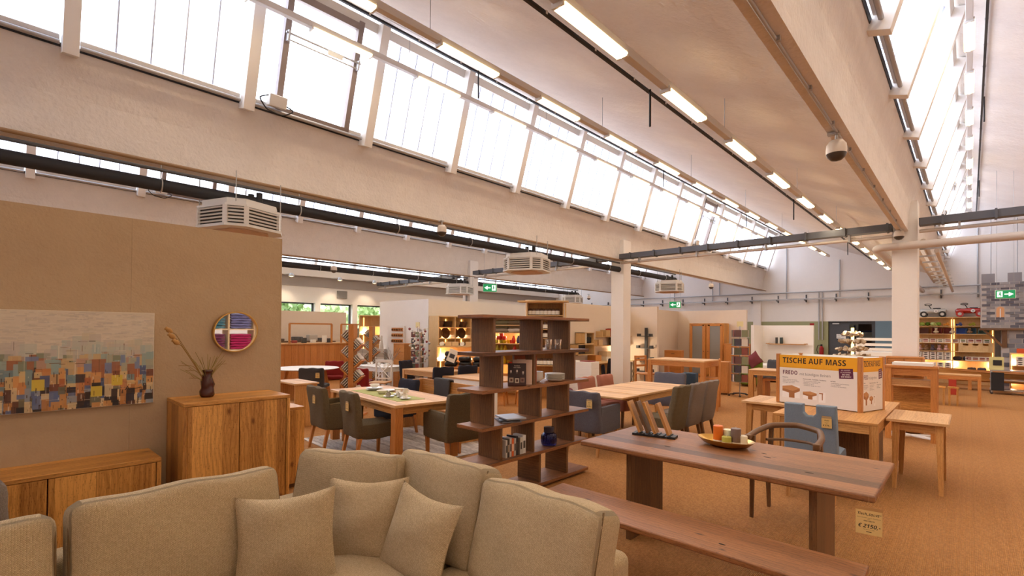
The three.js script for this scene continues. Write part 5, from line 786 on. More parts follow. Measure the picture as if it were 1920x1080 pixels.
{ // navy chairs and pale table, black bags, low display counter
  legTable('side_table', 'pale oak table with navy chairs behind the settle', [1.3, 0.78, 0.8], [-8.85, 0, -6.95], 0.0, { mat: M.paleoak, topM: M.paleoak, lw: 0.08 });
  const nv = { w: 0.44, d: 0.46, top: 0.93, legM: M.beech, skirt: 0.09, low: 0.45 };
  uChair('dining_chair', 'navy chair at the left end of the pale oak table', M.navy, [-9.75, 0, -7.05], PI / 2 + 0.3, nv); uChair('dining_chair', 'navy chair with tag, back to us, front of the pale oak table', M.navy, [-8.0, 0, -6.42], -PI / 2 - 0.35, { ...nv, low: 0.3 }); uChair('dining_chair', 'navy chair with tag, right end of the pale oak table', M.navy, [-8.02, 0, -7.08], -PI / 2 - 0.3, { ...nv, low: 0.3 });
  const bt = legTable('bag_table', 'low table heaped with black leather bags', [1.0, 0.8, 0.6], [-8.9, 0, -7.9], 0.7, { mat: M.beech });
  for (let i = 0; i < 7; i++) solo('leather_bag', softBox(0.3, 0.12, 0.24, 0.045, 0.01, i, 8).translate(0, 0.06, 0), new THREE.MeshStandardMaterial({ color: 0x151214, roughness: 0.3 }), 'black leather bag in the heap, ' + ['lower left', 'lower middle', 'lower right', 'upper left', 'upper right', 'front', 'topmost'][i], 'bag', [-9.15 + (i % 3) * 0.27, 0.801 + (i < 3 ? 0 : i < 6 ? 0.12 : 0.24), -7.7 - (i % 3) * 0.22], 0.7 + rr(-0.2, 0.2), 'black bags');
  const sg = thing('price_board', 'tilted white price board on the black bags', 'sign', [-8.95, 0.93, -7.5], 0.75); sg.rotation.z = -0.35; part('board', bx(0.2, 0.3, 0.01, 0, 0.15, 0), M.paper, sg); part('lettering', bx(0.12, 0.1, 0.002, 0, 0.14, 0.006), M.darkgrey, sg);
  const dc = shelfUnit('display_counter', 'pale display counter with white bowls before the basket shelves', [1.4, 1.25, 0.5], [-9.35, 0, -8.35], 0.75, { levels: [0.45, 0.9], lit: 0.6 });
  for (let i = 0; i < 5; i++) solo('bowl', bowlG, M.porcelain, 'white bowl inside the pale display counter, ' + ['first', 'second', 'third', 'fourth', 'fifth'][i] + ' from the left', 'bowl', dc.on(-0.5 + i * 0.2, 0.9, 0.08), 0, 'bowls in the counter');
  for (let i = 0; i < 8; i++) solo(i % 3 ? 'wooden_box' : 'paper_roll', i % 3 ? bx(0.16, 0.1, 0.14, 0, 0.05, 0, 0.004) : cz(0.05, 0.2, 0, 0.05, 0, 16), i % 3 ? M.birch : M.paper, (i % 3 ? 'pale wooden box' : 'white paper roll') + ' on top of the display counter, ' + ['first', 'second', 'third', 'fourth', 'fifth', 'sixth', 'seventh', 'last'][i], 'goods', dc.on(-0.6 + i * 0.17, 1.276, 0.04), 0.75, 'goods on the display counter');
  const kid = (l, pos, ry) => { const t = thing('child_chair', l, 'chair', pos, ry); part('seat', bx(0.34, 0.03, 0.32, 0, 0.32, 0, 0.006), M.beech, t); part('backrest', bx(0.32, 0.3, 0.02, 0, 0.55, -0.15, 0.006), M.beech, t); for (const x of [-0.13, 0.13]) for (const z of [-0.12, 0.12]) part('leg', leg([x, 0.31, z], [x * 1.2, 0, z * 1.2], 0.035, 0.028), M.beech, t); };
  kid('small beech child chair left behind the bookcase', [-7.75, 0, -7.95], 0.5); kid('small beech child chair right behind the bookcase', [-7.35, 0, -8.3], 0.9);
  const wv = thing('ornament_tree', 'glittering ornament stand before the basket shelves', 'stand', [-10.0, 0, -7.4]); part('pole', cy(0.02, 0.02, 1.7, 0, 0.85, 0, 8), M.steel, wv); part('foot', cy(0.2, 0.22, 0.03, 0, 0.015, 0, 20), M.white, wv); for (let i = 0; i < 60; i++) { const a = i * 2.4, y = 0.9 + (i / 60) * 0.85, r = rr(0.1, 0.26); part('ornament', new THREE.IcosahedronGeometry(rr(0.02, 0.04), 0), pick([M.steel, M.porcelain, tint(0x8a3a3a, 0.4), tint(0xc9b9a6, 0.4)]), wv, [Math.cos(a) * r, y, Math.sin(a) * r]); }
}
// ---------- office corner in the middle ----------
{
  const t = thing('desk', 'pale desk with drawers along the cream office wall', 'desk', [-8.2, 0, -12.9], PI / 2);
  part('tabletop', bx(2.9, 0.03, 0.72, 0, 0.745, 0.02, 0.004), M.birch, t); part('drawer_unit', bx(0.45, 0.7, 0.6, 0.1, 0.36, 0), M.birch, t); for (let i = 0; i < 3; i++) { const d = part('drawer', bx(0.41, 0.2, 0.02, 0.1, 0.16 + i * 0.22, 0.31, 0.004), M.birch, t); part('handle', bx(0.1, 0.02, 0.02, 0.1, 0.19 + i * 0.22, 0.325), M.darkwood, d); } part('side_panel', bx(0.03, 0.73, 0.65, -1.4, 0.365, 0), M.birch, t); for (const z of [-0.28, 0.3]) part('leg', bx(0.05, 0.73, 0.05, 1.38, 0.365, z), M.birch, t);
  part('modesty_panel', bx(0.8, 0.6, 0.02, 0.85, 0.4, 0.3), tint(0x9c9487, 0.8), t); part('cable', tube([[1.2, 0.7, 0.34], [1.22, 0.5, 0.36], [1.15, 0.4, 0.36], [1.24, 0.34, 0.36], [1.1, 0.15, 0.36], [0.95, 0.02, 0.4]], 0.008, 24, 6), M.black, t);
  const oc = thing('office_chair', 'dark grey shell office chair at the pale desk', 'chair', [-7.0, 0, -11.5], -PI / 2 - 0.6); part('shell', [softBox(0.5, 0.5, 0.06, 0.028, 0.02, 1).rotateX(-0.25).translate(0, 0.72, -0.22), softBox(0.52, 0.48, 0.06, 0.028, 0.015, 2).rotateX(-PI / 2 + 0.05).translate(0, 0.47, 0.03), softBox(0.06, 0.46, 0.18, 0.028, 0, 1).rotateX(0.3).translate(0.26, 0.55, 0.0).scale(1, 1, 1), softBox(0.06, 0.46, 0.18, 0.028, 0, 1).rotateX(0.3).translate(-0.26, 0.55, 0.0)], M.navy, oc); part('pole', cy(0.03, 0.03, 0.4, 0, 0.24, 0, 12), M.steel, oc); for (let i = 0; i < 5; i++) { const a = i * 1.257; part('foot', rod([0, 0.06, 0], [Math.cos(a) * 0.28, 0.03, Math.sin(a) * 0.28], 0.02), M.white, oc); }
  const box = (x, y, z, w, h, d, l, c = M.birch, ry = 0) => { const b = thing('wall_cube', l, 'box', [x, y, z], PI / 2 + ry); const k = 0.018; part('frame', [bb(-w / 2, 0, -d / 2, w / 2, k, d / 2), bb(-w / 2, h - k, -d / 2, w / 2, h, d / 2), bb(-w / 2, 0, -d / 2, -w / 2 + k, h, d / 2), bb(w / 2 - k, 0, -d / 2, w / 2, h, d / 2)], c, b); part('back', bb(-w / 2, 0, -d / 2, w / 2, h, -d / 2 + 0.012), M.darkgrey, b); return b; };
  box(-8.42, 0.97, -12.1, 0.85, 0.32, 0.34, 'open birch cube on the desk, lower one of two'); box(-8.42, 1.292, -12.25, 0.5, 0.34, 0.34, 'open birch cube stacked on the lower cube');
  solo('lever_folder', bx(0.28, 0.3, 0.07, 0, 0.15, 0, 0.004), tint(0xe6ded2), 'white folder standing in the upper birch cube', 'folder', [-8.42, 1.312, -12.12]); solo('camera_bag', softBox(0.2, 0.18, 0.24, 0.03, 0, 1, 6).translate(0, 0.09, 0), M.black, 'black bag in the upper birch cube', 'bag', [-8.42, 1.312, -12.35]);
  const shelf = (y, z0, z1, l) => { const s = thing('wall_shelf', l, 'shelf', [-8.47, y, (z0 + z1) / 2]); part('board', bx(0.25, 0.025, z0 - z1, 0, 0, 0, 0.003), M.birch, s); part('bookend', bx(0.24, 0.16, 0.02, 0, 0.09, (z0 - z1) / 2 - 0.02), M.birch, s); };
  shelf(1.5, -13.1, -14.9, 'upper birch wall shelf over the pale desk'); shelf(1.22, -12.8, -14.9, 'lower birch wall shelf over the pale desk');
  [[1.515, -13.35, 0.22, 0.24, 0.2, 0xc9a877, 'pale box on the upper wall shelf'], [1.515, -13.55, 0.2, 0.05, 0.24, 0xb02a1c, 'red book on the upper wall shelf'], [1.515, -13.64, 0.2, 0.03, 0.25, 0x222226, 'black book on the upper wall shelf'], [1.515, -14.0, 0.2, 0.42, 0.22, 0xd8b98a, 'wide birch box on the upper wall shelf'], [1.515, -14.6, 0.2, 0.16, 0.2, 0xe6d8bf, 'small cream box on the upper wall shelf'], [1.235, -13.9, 0.2, 0.3, 0.24, 0x3a3028, 'dark picture book on the lower wall shelf'], [1.235, -12.95, 0.2, 0.2, 0.18, 0xd2b184, 'birch box on the lower wall shelf'], [1.235, -14.3, 0.2, 0.06, 0.22, 0xe6ded2, 'white folder on the lower wall shelf'], [0.762, -13.4, 0.3, 0.4, 0.12, 0xe6e0d4, 'white tray box on the desk, lower'], [0.884, -13.4, 0.3, 0.36, 0.16, 0xd9c4a0, 'birch drawer box on the white tray box'], [0.762, -12.75, 0.3, 0.32, 0.18, 0xc98a48, 'orange birch carton on the desk'], [0.762, -14.0, 0.08, 0.09, 0.34, 0xe8c98a, 'upright birch box lamp on the desk']].forEach(([y, z, w, d, h, c, l]) => solo('office_box', bx(w, h, d, 0, h / 2, 0, 0.004), tint(c, 0.6), l, 'box', [-8.4, y, z]));
  const dl = thing('desk_lamp', 'small black desk lamp with warm light on the pale desk', 'lamp', [-8.3, 0.762, -14.25]); part('base', cy(0.09, 0.09, 0.015, 0, 0.0075, 0, 20), M.black, dl); part('stem', cy(0.008, 0.008, 0.38, 0, 0.2, 0, 8), M.brass, dl); part('shade', lathe([[0.03, 0.44], [0.1, 0.42], [0.1, 0.36], [0.095, 0.36]], 20), M.black, dl); part('bulb', cy(0.05, 0.05, 0.02, 0, 0.36, 0, 14), ledMat, dl);
  { const p = new THREE.PointLight(LAMP_COLOR, 1.5); p.name = 'desk_lamp_light'; p.position.set(-8.3, 1.08, -14.25); p.castShadow = true; scene.add(p); }
  for (let i = 0; i < 6; i++) for (let k = 0; k < 2; k++) solo('white_carton', bx(0.42, 0.155, 0.4, 0, 0.0775, 0, 0.004), M.white, 'white carton in the ' + ['front', 'rear'][k] + ' stack beside the desk, ' + ['lowest', 'second', 'third', 'fourth', 'fifth', 'topmost'][i], 'carton', [-6.75 - k * 0.5, 0.157 * i, -9.95 - k * 0.1], 0.1, 'white cartons');
  solo('red_folder', bx(0.3, 0.02, 0.22, 0, 0.01, 0), tint(0x8a2a24), 'dark red folder lying on the front carton stack', 'folder', [-6.75, 0.942, -9.95]);
  const lr = thing('ladder_rack', 'black upright rack with short arms on the cream office wall', 'rack', [-7.85, 0, -14.98]); part('upright', bx(0.09, 1.8, 0.05, 0, 0.9, 0), M.darkgrey, lr); for (const [y, w] of [[1.52, 0.5], [1.13, 0.55], [0.75, 0.6], [0.36, 0.6]]) { part('arm', bx(w, 0.025, 0.16, 0, y, 0.08), M.darkgrey, lr); for (const s of [-1, 1]) part('arm_block', bx(0.09, 0.09, 0.12, s * (w / 2 - 0.04), y + 0.04, 0.1), M.darkgrey, lr); }
}
// ---------- bar table, wardrobes ----------
legTable('bar_table', 'tall oak bar table in front of the glass-fronted wardrobe', [1.3, 1.06, 0.95], [-4.75, 0, -10.85], 0.0, { mat: M.beech, topM: M.paleoak, lw: 0.085, apron: 0.11 });
{ const bar = (l, pos, ry) => { const t = thing('bar_chair', l, 'chair', pos, ry); part('seat', bx(0.4, 0.03, 0.38, 0, 0.68, 0, 0.008), M.beech, t); for (const s of [-1, 1]) { part('leg', leg([s * 0.17, 0.67, 0.16], [s * 0.19, 0, 0.19], 0.042, 0.034), M.beech, t); part('back_post', leg([s * 0.17, 1.1, -0.22], [s * 0.19, 0, -0.17], 0.036), M.beech, t); part('side_stretcher', bx(0.025, 0.03, 0.34, s * 0.18, 0.3, 0), M.beech, t); } part('foot_rail', bx(0.36, 0.03, 0.03, 0, 0.26, 0.18), M.beech, t); for (const y of [0.86, 1.0, 1.07]) part('back_slat', bx(0.34, 0.05, 0.02, 0, y, -0.205 - (y - 0.86) * 0.06), M.beech, t); };
  bar('beech bar chair at the right of the bar table', [-4.15, 0, -10.75], -1.2); bar('beech bar chair at the left of the bar table', [-5.6, 0, -10.75], 1.3); }
{ const t = thing('wardrobe', 'oak wardrobe with two frosted glass doors', 'wardrobe', [-7.25, 0, -18.75]), w = 1.3, h = 2.0; part('body', bx(w, h, 0.5, 0, h / 2, -0.03), M.oak, t);
  for (const s of [-1, 1]) { const d = part('door', [bx(0.1, h - 0.1, 0.03, s * 0.57, h / 2, 0.24), bx(0.12, h - 0.1, 0.03, s * 0.08, h / 2, 0.24), bx(0.5, 0.08, 0.03, s * 0.32, h - 0.06, 0.24), bx(0.5, 0.08, 0.03, s * 0.32, 0.06, 0.24)], M.beech, t); part('frosted_pane', bx(0.4, h - 0.2, 0.01, s * 0.32, h / 2, 0.24), tint(0x8f8c88, 0.35), d); part('knob', cz(0.015, 0.03, s * 0.08, 0.95, 0.27, 10), M.darkwood, d); } }
cabinet('tall_sideboard', 'oak cupboard with two doors right of the wardrobe', 'cabinet', [0.9, 1.26, 0.45], [-6.1, 0, -18.6], 0, { mat: M.beech, cols: [1, 1], knob: true });
solo('stool_cube', softBox(0.42, 0.44, 0.42, 0.03, 0.005, 1, 8).translate(0, 0.22, 0), tint(0x32465c, 0.9), 'dark blue padded cube stool under the bar table', 'stool', [-6.2, 0, -14.6], 0.2);
cabinet('low_cabinet', 'low oak cabinet left of the card stand', 'cabinet', [0.5, 0.88, 0.45], [-4.98, 0, -13.7], 0.2, { mat: M.beech, cols: [1] });
cabinet('desk_chest', 'small oak chest of drawers behind the bar table', 'cabinet', [0.6, 1.0, 0.4], [-7.9, 0, -17.2], 0.2, { mat: M.beech, cols: [1], rows: 4, knob: true });
legTable('counter_table', 'counter-height oak table with panel behind the display box', [0.95, 0.84, 0.75], [-3.2, 0, -12.2], 0.0, { mat: M.lightoak, topM: M.paleoak, lw: 0.1 });
solo('panel_stool', [bx(0.05, 0.6, 0.4, -0.3, 0.3, 0), bx(0.65, 0.04, 0.42, 0, 0.62, 0), bx(0.05, 0.6, 0.4, 0.3, 0.3, 0)], M.beech, 'beech panel stool under the counter-height table', 'stool', [-3.1, 0, -12.2]);
{ const t = thing('wooden_stool', 'small brown stool left of the display box', 'stool', [-2.55, 0, -11.6]); part('seat', bx(0.34, 0.04, 0.3, 0, 0.6, 0, 0.006), M.oak, t); for (const x of [-0.13, 0.13]) for (const z of [-0.11, 0.11]) part('leg', leg([x, 0.59, z], [x * 1.2, 0, z * 1.2], 0.035), M.oak, t); part('stretcher', [bx(0.28, 0.02, 0.02, 0, 0.2, 0.12), bx(0.28, 0.02, 0.02, 0, 0.2, -0.12)], M.oak, t); }
uChair('dining_chair', 'dark grey shell chair behind the counter-height table', M.charcoal, [-4.2, 0, -15.1], -0.6, { w: 0.48, top: 0.9, low: 0.42, skirt: 0.09 }); uChair('dining_chair', 'light grey chair just left of the display box', M.taupe, [-3.1, 0, -14.2], PI, { w: 0.44, top: 0.95 });
// bedroom corner
{ const t = thing('daybed', 'pale wooden bed with white mattress under the white wall shelf', 'bed', [-4.6, 0, -18.55]); part('frame', bx(1.7, 0.35, 0.9, 0, 0.24, 0, 0.01), M.beech, t); part('mattress', softBox(1.6, 0.2, 0.85, 0.06, 0.01, 1, 8).translate(0, 0.5, 0), M.white, t); for (const x of [-0.8, 0.8]) for (const z of [-0.4, 0.4]) part('leg', bx(0.06, 0.1, 0.06, x, 0.05, z), M.beech, t);
  const s = thing('wall_shelf', 'white wall shelf with upturned ends on the white bedroom partition', 'shelf', [-4.7, 1.27, -19.16]); part('board', bx(1.15, 0.03, 0.22, 0, 0, 0), M.paleoak, s); for (const q of [-1, 1]) part('end', bx(0.07, 0.03, 0.22, q * 0.6, 0.02, 0), M.paleoak, s);
  for (const [x, c, l] of [[-0.3, 0x4a4a4a, 'dark'], [-0.22, 0xcfcac2, 'pale'], [-0.15, 0x3a4644, 'green-black']]) solo('book', bx(0.06, 0.22, 0.16, 0, 0.11, 0, 0.003), tint(c), l + ' book on the bedroom wall shelf', 'book', [-4.7 + x, 1.286, -19.16]);
  const a = solo('green_armchair', [softBox(0.7, 0.4, 0.65, 0.08, 0.01, 1).translate(0, 0.25, 0), softBox(0.7, 0.5, 0.2, 0.08, 0.01, 2).translate(0, 0.6, -0.28)], tint(0x6a7a24, 0.95), 'green armchair behind the wheeled card stand', 'armchair', [-5.0, 0, -16.4], 0.4); const p = solo('small_pillow', pillowGeo(0.42, 0.42, 0.14, 2), M.plum, 'mauve pillow on the green armchair', 'pillow', [-4.95, 0.82, -16.45], 0.6); p.rotation.z = 0.6; }
{ // tiered tree of shells round a lit column
  const t = thing('driftwood_lamp', 'tiered driftwood tree lamp with a glowing core behind the display box', 'lamp', [-2.3, 0, -15.9]);
  part('foot', cy(0.25, 0.28, 0.05, 0, 0.025, 0, 20), M.darkwood, t); part('pole', cy(0.04, 0.04, 1.0, 0, 0.55, 0, 12), M.darkwood, t); part('glow_tube', cy(0.035, 0.035, 0.8, 0, 1.42, 0, 12), ledMat, t);
  for (let k = 0; k < 4; k++) for (let i = 0; i < 34; i++) { const a = i * 2.399, R = 0.44 - k * 0.07, r = R * Math.sqrt((i + 2) / 36); if (r < 0.07) continue; part('driftwood_piece', new THREE.DodecahedronGeometry(rr(0.035, 0.06), 0).scale(1.4, 0.6, 1), tint(pick([0xb9a58c, 0xd6c6ae, 0x8a7258, 0xcbb89c]), 0.9), t, [Math.cos(a) * r, 1.05 + k * 0.2 + rr(-0.02, 0.04), Math.sin(a) * r], [rnd(), rnd() * 6, rnd()]); }
  const p = new THREE.PointLight(LAMP_COLOR, 2); p.name = 'driftwood_light'; p.position.set(-2.3, 1.86, -15.9); p.castShadow = true; scene.add(p);
}
{ const t = thing('bunk_bed', 'white slatted bunk bed left of the near column', 'bed', [-2.0, 0, -18.6]); for (const x of [-0.5, 0.42]) for (const z of [-0.6, 0.5]) part('post', bx(0.08, x > 0 ? 1.95 : 1.5, 0.08, x, x > 0 ? 0.975 : 0.75, z), M.white, t); for (const y of [1.5, 1.34, 1.2]) part('guard_rail', bx(0.95, 0.08, 0.03, -0.04, y, 0.5), M.white, t); part('mattress', bx(0.85, 0.14, 1.05, -0.04, 1.05, -0.05, 0.03), M.white, t); part('lower_frame', bx(0.9, 0.2, 1.05, -0.04, 0.3, -0.05), M.white, t); }
cabinet('drawer_cabinet', 'oak cabinet of shallow drawers at the foot of the near column', 'cabinet', [0.5, 1.29, 0.32], [-0.8, 0, -10.63], 0, { mat: M.beech, cols: [1, 1], rows: 6, knob: true });
cabinet('oak_cabinet', 'narrow oak cabinet right behind the display box', 'cabinet', [0.36, 1.06, 0.45], [-1.28, 0, -10.85], 0, { mat: M.beech, cols: [1] });
{ const t = thing('lectern', 'oak standing desk with a white folder on top, right of the display box', 'lectern', [-0.68, 0, -10.1]); t.scale.set(1, 1.17, 0.75); part('top', bx(0.66, 0.035, 0.55, 0, 0.985, 0, 0.004), M.beech, t); for (const x of [-0.28, 0.28]) for (const z of [-0.22, 0.22]) part('leg', bx(0.08, 0.97, 0.08, x, 0.485, z), M.beech, t); part('apron', bx(0.5, 0.1, 0.02, 0, 0.92, 0.22), M.beech, t); part('panel', bx(0.5, 0.5, 0.02, 0, 0.5, -0.2), M.oak, t); part('shelf', bx(0.52, 0.09, 0.4, 0, 0.77, 0), M.paleoak, t); part('base_cross', [rod([-0.27, 0.05, 0.2], [0.27, 0.05, -0.2], 0.02), rod([0.27, 0.05, 0.2], [-0.27, 0.05, -0.2], 0.02)], M.white, t); solo('white_folder', bx(0.5, 0.05, 0.36, 0, 0.025, 0, 0.006), M.white, 'white ring folder on the oak standing desk', 'folder', [-0.66, 1.173, -10.1]); }
legTable('narrow_table', 'narrow oak table with stools before the wooden boat', [0.95, 0.72, 0.5], [-0.28, 0, -15.9], 0, { mat: M.beech, topM: M.paleoak, lw: 0.06 });
for (const [x, l] of [[-0.52, 'left'], [-0.28, 'right']]) { const t = thing('wooden_stool', l + ' oak stool under the narrow table', 'stool', [x, 0, -15.55]); part('seat', bx(0.2, 0.03, 0.24, 0, 0.42, 0), M.oak, t); for (const a of [-0.07, 0.07]) for (const b of [-0.09, 0.09]) part('leg', bx(0.035, 0.42, 0.035, a, 0.21, b), M.oak, t); }
// ---------- toy corner ----------
{
  const s = shelfUnit('toy_shelf', 'long lit toy shelf along the far wall', [2.0, 2.22, 0.4], [-0.42, 0, -22.28], 0, { levels: [0.45, 0.8, 1.1, 1.38, 1.68, 1.95], cols: 2, lit: 0.4 });
  const s2 = shelfUnit('toy_shelf', 'lower toy shelf right of the long toy shelf, before the castle', [1.5, 1.1, 0.4], [1.65, 0, -21.15], 0, { levels: [0.4, 0.75], cols: 1, lit: 0.4 });
  const truck = (mat) => [bx(0.16, 0.05, 0.07, 0, 0.05, 0, 0.01), bx(0.06, 0.05, 0.065, 0.03, 0.09, 0, 0.01), cz(0.025, 0.08, -0.05, 0.025, 0, 12), cz(0.025, 0.08, 0.05, 0.025, 0, 12)];
  const tg = merge(truck());
  for (let i = 0; i < 6; i++) solo('toy_truck', tg, tint([0x7a8a3a, 0x98a84a, 0xc8862c, 0x3a4a8a, 0xa8a23a, 0xa83a24][i]), ['dark green', 'light green', 'orange', 'blue', 'lime', 'red'][i] + ' toy truck on the top shelf of the toy wall', 'toy', s.on(-0.8 + i * 0.32, 1.95, 0.05), 0.3, 'toy trucks');
  [[-0.75, 0x6a3a2c], [-0.4, 0x8a2a22], [-0.1, 0x7a241c], [0.22, 0x2a4fa0], [0.45, 0x3a5a6a], [0.75, 0x6a8a86]].forEach(([x, c], i) => solo('toy_bin', [bb(-0.13, 0, -0.1, 0.13, 0.2, -0.09), bb(-0.13, 0, -0.1, -0.12, 0.2, 0.1), bb(0.12, 0, -0.1, 0.13, 0.2, 0.1), bb(-0.13, 0, -0.1, 0.13, 0.01, 0.1)], tint(c), ['brown', 'red', 'dark red', 'bright blue', 'petrol', 'grey-green'][i] + ' open toy bin on the second toy shelf', 'bin', s.on(x, 1.68, 0.05)));
  const soft = merge([new THREE.SphereGeometry(0.06, 12, 8).toNonIndexed().translate(0, 0.06, 0), new THREE.SphereGeometry(0.042, 12, 8).toNonIndexed().translate(0, 0.15, 0.01), new THREE.SphereGeometry(0.016, 8, 6).toNonIndexed().translate(0.032, 0.19, 0), new THREE.SphereGeometry(0.016, 8, 6).toNonIndexed().translate(-0.032, 0.19, 0), new THREE.SphereGeometry(0.024, 8, 6).toNonIndexed().translate(0.055, 0.05, 0.04), new THREE.SphereGeometry(0.024, 8, 6).toNonIndexed().translate(-0.055, 0.05, 0.04)]);
  for (let i = 0; i < 6; i++) solo('soft_toy', soft, tint([0xcbb596, 0xe0d2bc, 0x8a6a4c, 0xd8c2a4, 0xb9a58c, 0xe6dccb][i], 0.95), ['tan', 'cream', 'brown', 'sand', 'grey-brown', 'white'][i] + ' soft toy in the toy bins', 'soft toy', s.on(-0.42 + (i % 3) * 0.42, 1.691, 0.1 - (i > 2 ? 0.06 : 0)), 0, 'soft toys in bins');
  for (let i = 0; i < 10; i++) solo('soft_toy', soft, tint(pick([0xcbb596, 0x8a6a4c, 0xe0d2bc, 0xc49a94, 0x5a5260]), 0.95), 'soft toy in the heap on the left toy shelf, ' + (i < 5 ? 'front' : 'back') + ' row', 'soft toy', s.on(-0.85 + (i % 5) * 0.17, 1.1 + (i < 5 ? 0 : 0.02), i < 5 ? 0.09 : -0.06), rnd(), 'soft toys in a heap');
  const cm = [printed(96, 72, (c, w, h) => { c.fillStyle = '#e4dad0'; c.fillRect(0, 0, w, h); c.fillStyle = '#3a2c2a'; for (const y of [14, 44]) { c.beginPath(); c.ellipse(48, y + 8, 30, 10, 0, 0, 7); c.fill(); } c.fillStyle = '#b03a2c'; c.fillRect(4, 62, 20, 8); }), printed(96, 72, (c, w, h) => { c.fillStyle = '#dccfc4'; c.fillRect(0, 0, w, h); c.fillStyle = '#7a2a24'; c.fillRect(12, 10, 70, 20); c.fillStyle = '#a85a30'; c.fillRect(12, 38, 70, 18); }), printed(96, 72, (c, w, h) => { c.fillStyle = '#dfd6ca'; c.fillRect(0, 0, w, h); c.fillStyle = '#5a6a34'; c.fillRect(16, 12, 60, 18); c.fillStyle = '#3a3230'; c.fillRect(20, 40, 56, 16); })];
  const front = sheet(0.166, 0.126, 0, 0.065, 0.0605);
  const carton = (p, k, l) => { const t = thing('toy_carton', l, 'box', p, 0, 'toy cartons'); part('box', cartonG, M.white, t); part('print', front, cm[k], t); };
  for (const [y, yn, n0, kk, up] of [[1.38, 'fourth', 10, 1, 1], [0.8, 'second', 5, 0, 2], [0.45, 'lowest', 5, 0, 2]]) for (let i = 0; i < n0; i++) for (let u = 0; u < up; u++) carton(s.on(-0.88 + i * 0.19, y + u * 0.132, 0.08), yn === 'fourth' ? (i % 3 ? 1 : 2) : kk, ['lower', 'upper'][u] + ' toy carton, ' + ['first', 'second', 'third', 'fourth', 'fifth', 'sixth', 'seventh', 'eighth', 'ninth', 'last'][i] + ' from the left, ' + yn + ' toy shelf');
  for (let i = 0; i < 4; i++) carton(s.on(0.4 + i * 0.16, 0.8, 0.08), 1, 'single toy carton right of the dark plush, ' + ['first', 'second', 'third', 'last'][i] + ' of four');
  for (let i = 0; i < 6; i++) for (let u = 0; u < 2; u++) carton(s2.on(-0.55 + i * 0.2, 0.75 + u * 0.132, 0.08), 0, ['lower', 'upper'][u] + ' carton on the low toy shelf, ' + ['first', 'second', 'third', 'fourth', 'fifth', 'last'][i]);
  for (let i = 0; i < 4; i++) solo('plush_animal', softBox(0.22, 0.13, 0.16, 0.05, 0.01, i, 6).translate(0, 0.065, 0), tint([0x3a3034, 0x2c2830, 0x4a3a34, 0x3a3440][i], 0.95), ['left', 'middle left', 'middle right', 'right'][i] + ' dark plush animal on the right toy shelves', 'soft toy', s.on(0.12 + (i % 2) * 0.24 + (i > 1 ? 0.35 : 0), i > 1 ? 0.45 : 0.8, 0.05), 0, 'dark plush animals');
  { const c = thing('toy_castle', 'pale wooden toy castle on the middle toy shelf', 'toy', s.on(0.56, 1.1, 0.12)); part('wall', bx(0.75, 0.2, 0.02, 0, 0.1, 0.04), M.birch, c); for (const x of [-0.36, -0.12, 0.12, 0.36]) part('tower', [bx(0.11, 0.26, 0.11, x, 0.13, 0), bx(0.03, 0.04, 0.03, x - 0.04, 0.28, 0.04), bx(0.03, 0.04, 0.03, x + 0.04, 0.28, 0.04)], M.birch, c); }
  { const d = thing('doll_house', 'red open doll house on the low toy shelf', 'toy', s2.on(-0.1, 1.126, 0)); part('body', [bb(-0.2, 0, -0.12, 0.2, 0.02, 0.12), bb(-0.2, 0, -0.12, 0.2, 0.3, -0.1), bb(-0.2, 0, -0.12, -0.18, 0.3, 0.12), bb(0.18, 0, -0.12, 0.2, 0.3, 0.12)], tint(0x8a2c20), d); part('roof', bb(-0.22, 0.3, -0.13, 0.22, 0.32, 0.13), M.beech, d); }
  solo('orange_crate', bx(0.24, 0.13, 0.2, 0, 0.065, 0, 0.005), tint(0xd8521c), 'orange toy crate on the low toy shelf', 'crate', s2.on(-0.5, 1.126, 0.05));
  { const g = lathe([[0.001, 0], [0.06, 0.02], [0.075, 0.07], [0.05, 0.12], [0.001, 0.13]], 14); for (let i = 0; i < 5; i++) solo('plush_vegetable', g, tint([0x6a8a2c, 0x8aa044, 0x54741f, 0xb8c884, 0x7a9a3a][i], 0.9), ['leaf green', 'light green', 'dark green', 'pale', 'mid green'][i] + ' plush vegetable on the top toy shelf', 'soft toy', s.on(-0.92 + i * 0.14, 1.95, -0.02 + (i % 2) * 0.1), 0, 'plush vegetables'); }
  const car = (label, col, pos) => { const t = thing('ride_on_car', label, 'toy car', pos), m = new THREE.MeshPhysicalMaterial({ color: col, roughness: 0.25, clearcoat: 0.6 }); const b = softBox(0.72, 0.17, 0.24, 0.08, 0.02, 1, 12).translate(0, 0.2, 0); part('body', b, m, t); part('saddle', bx(0.2, 0.03, 0.16, 0.1, 0.3, 0, 0.01), M.darkgrey, t); for (const x of [-0.24, 0.24]) for (const z of [-0.13, 0.13]) { const w = part('wheel', cz(0.1, 0.05, x, 0.1, z, 20), col === 0xb02018 ? m : M.black, t); part('hub', cz(0.05, 0.055, x, 0.1, z, 14), M.steel, w); } part('steering_column', rod([-0.05, 0.28, 0], [-0.12, 0.42, 0], 0.012), M.black, t); part('steering_wheel', new THREE.TorusGeometry(0.09, 0.012, 6, 20).rotateX(1.3).translate(-0.13, 0.43, 0), M.black, t); part('number_disc', cz(0.055, 0.004, 0.08, 0.2, 0.145, 20), M.white, t); part('number', bx(0.015, 0.06, 0.004, 0.08, 0.2, 0.149), M.black, t); };
  car('silver ride-on racing car on top of the toy shelf', 0xc9c9c6, s.on(-0.5, 2.246, 0.02)); car('red ride-on racing car on top of the toy shelf', 0xb02018, s.on(0.42, 2.246, 0.02));
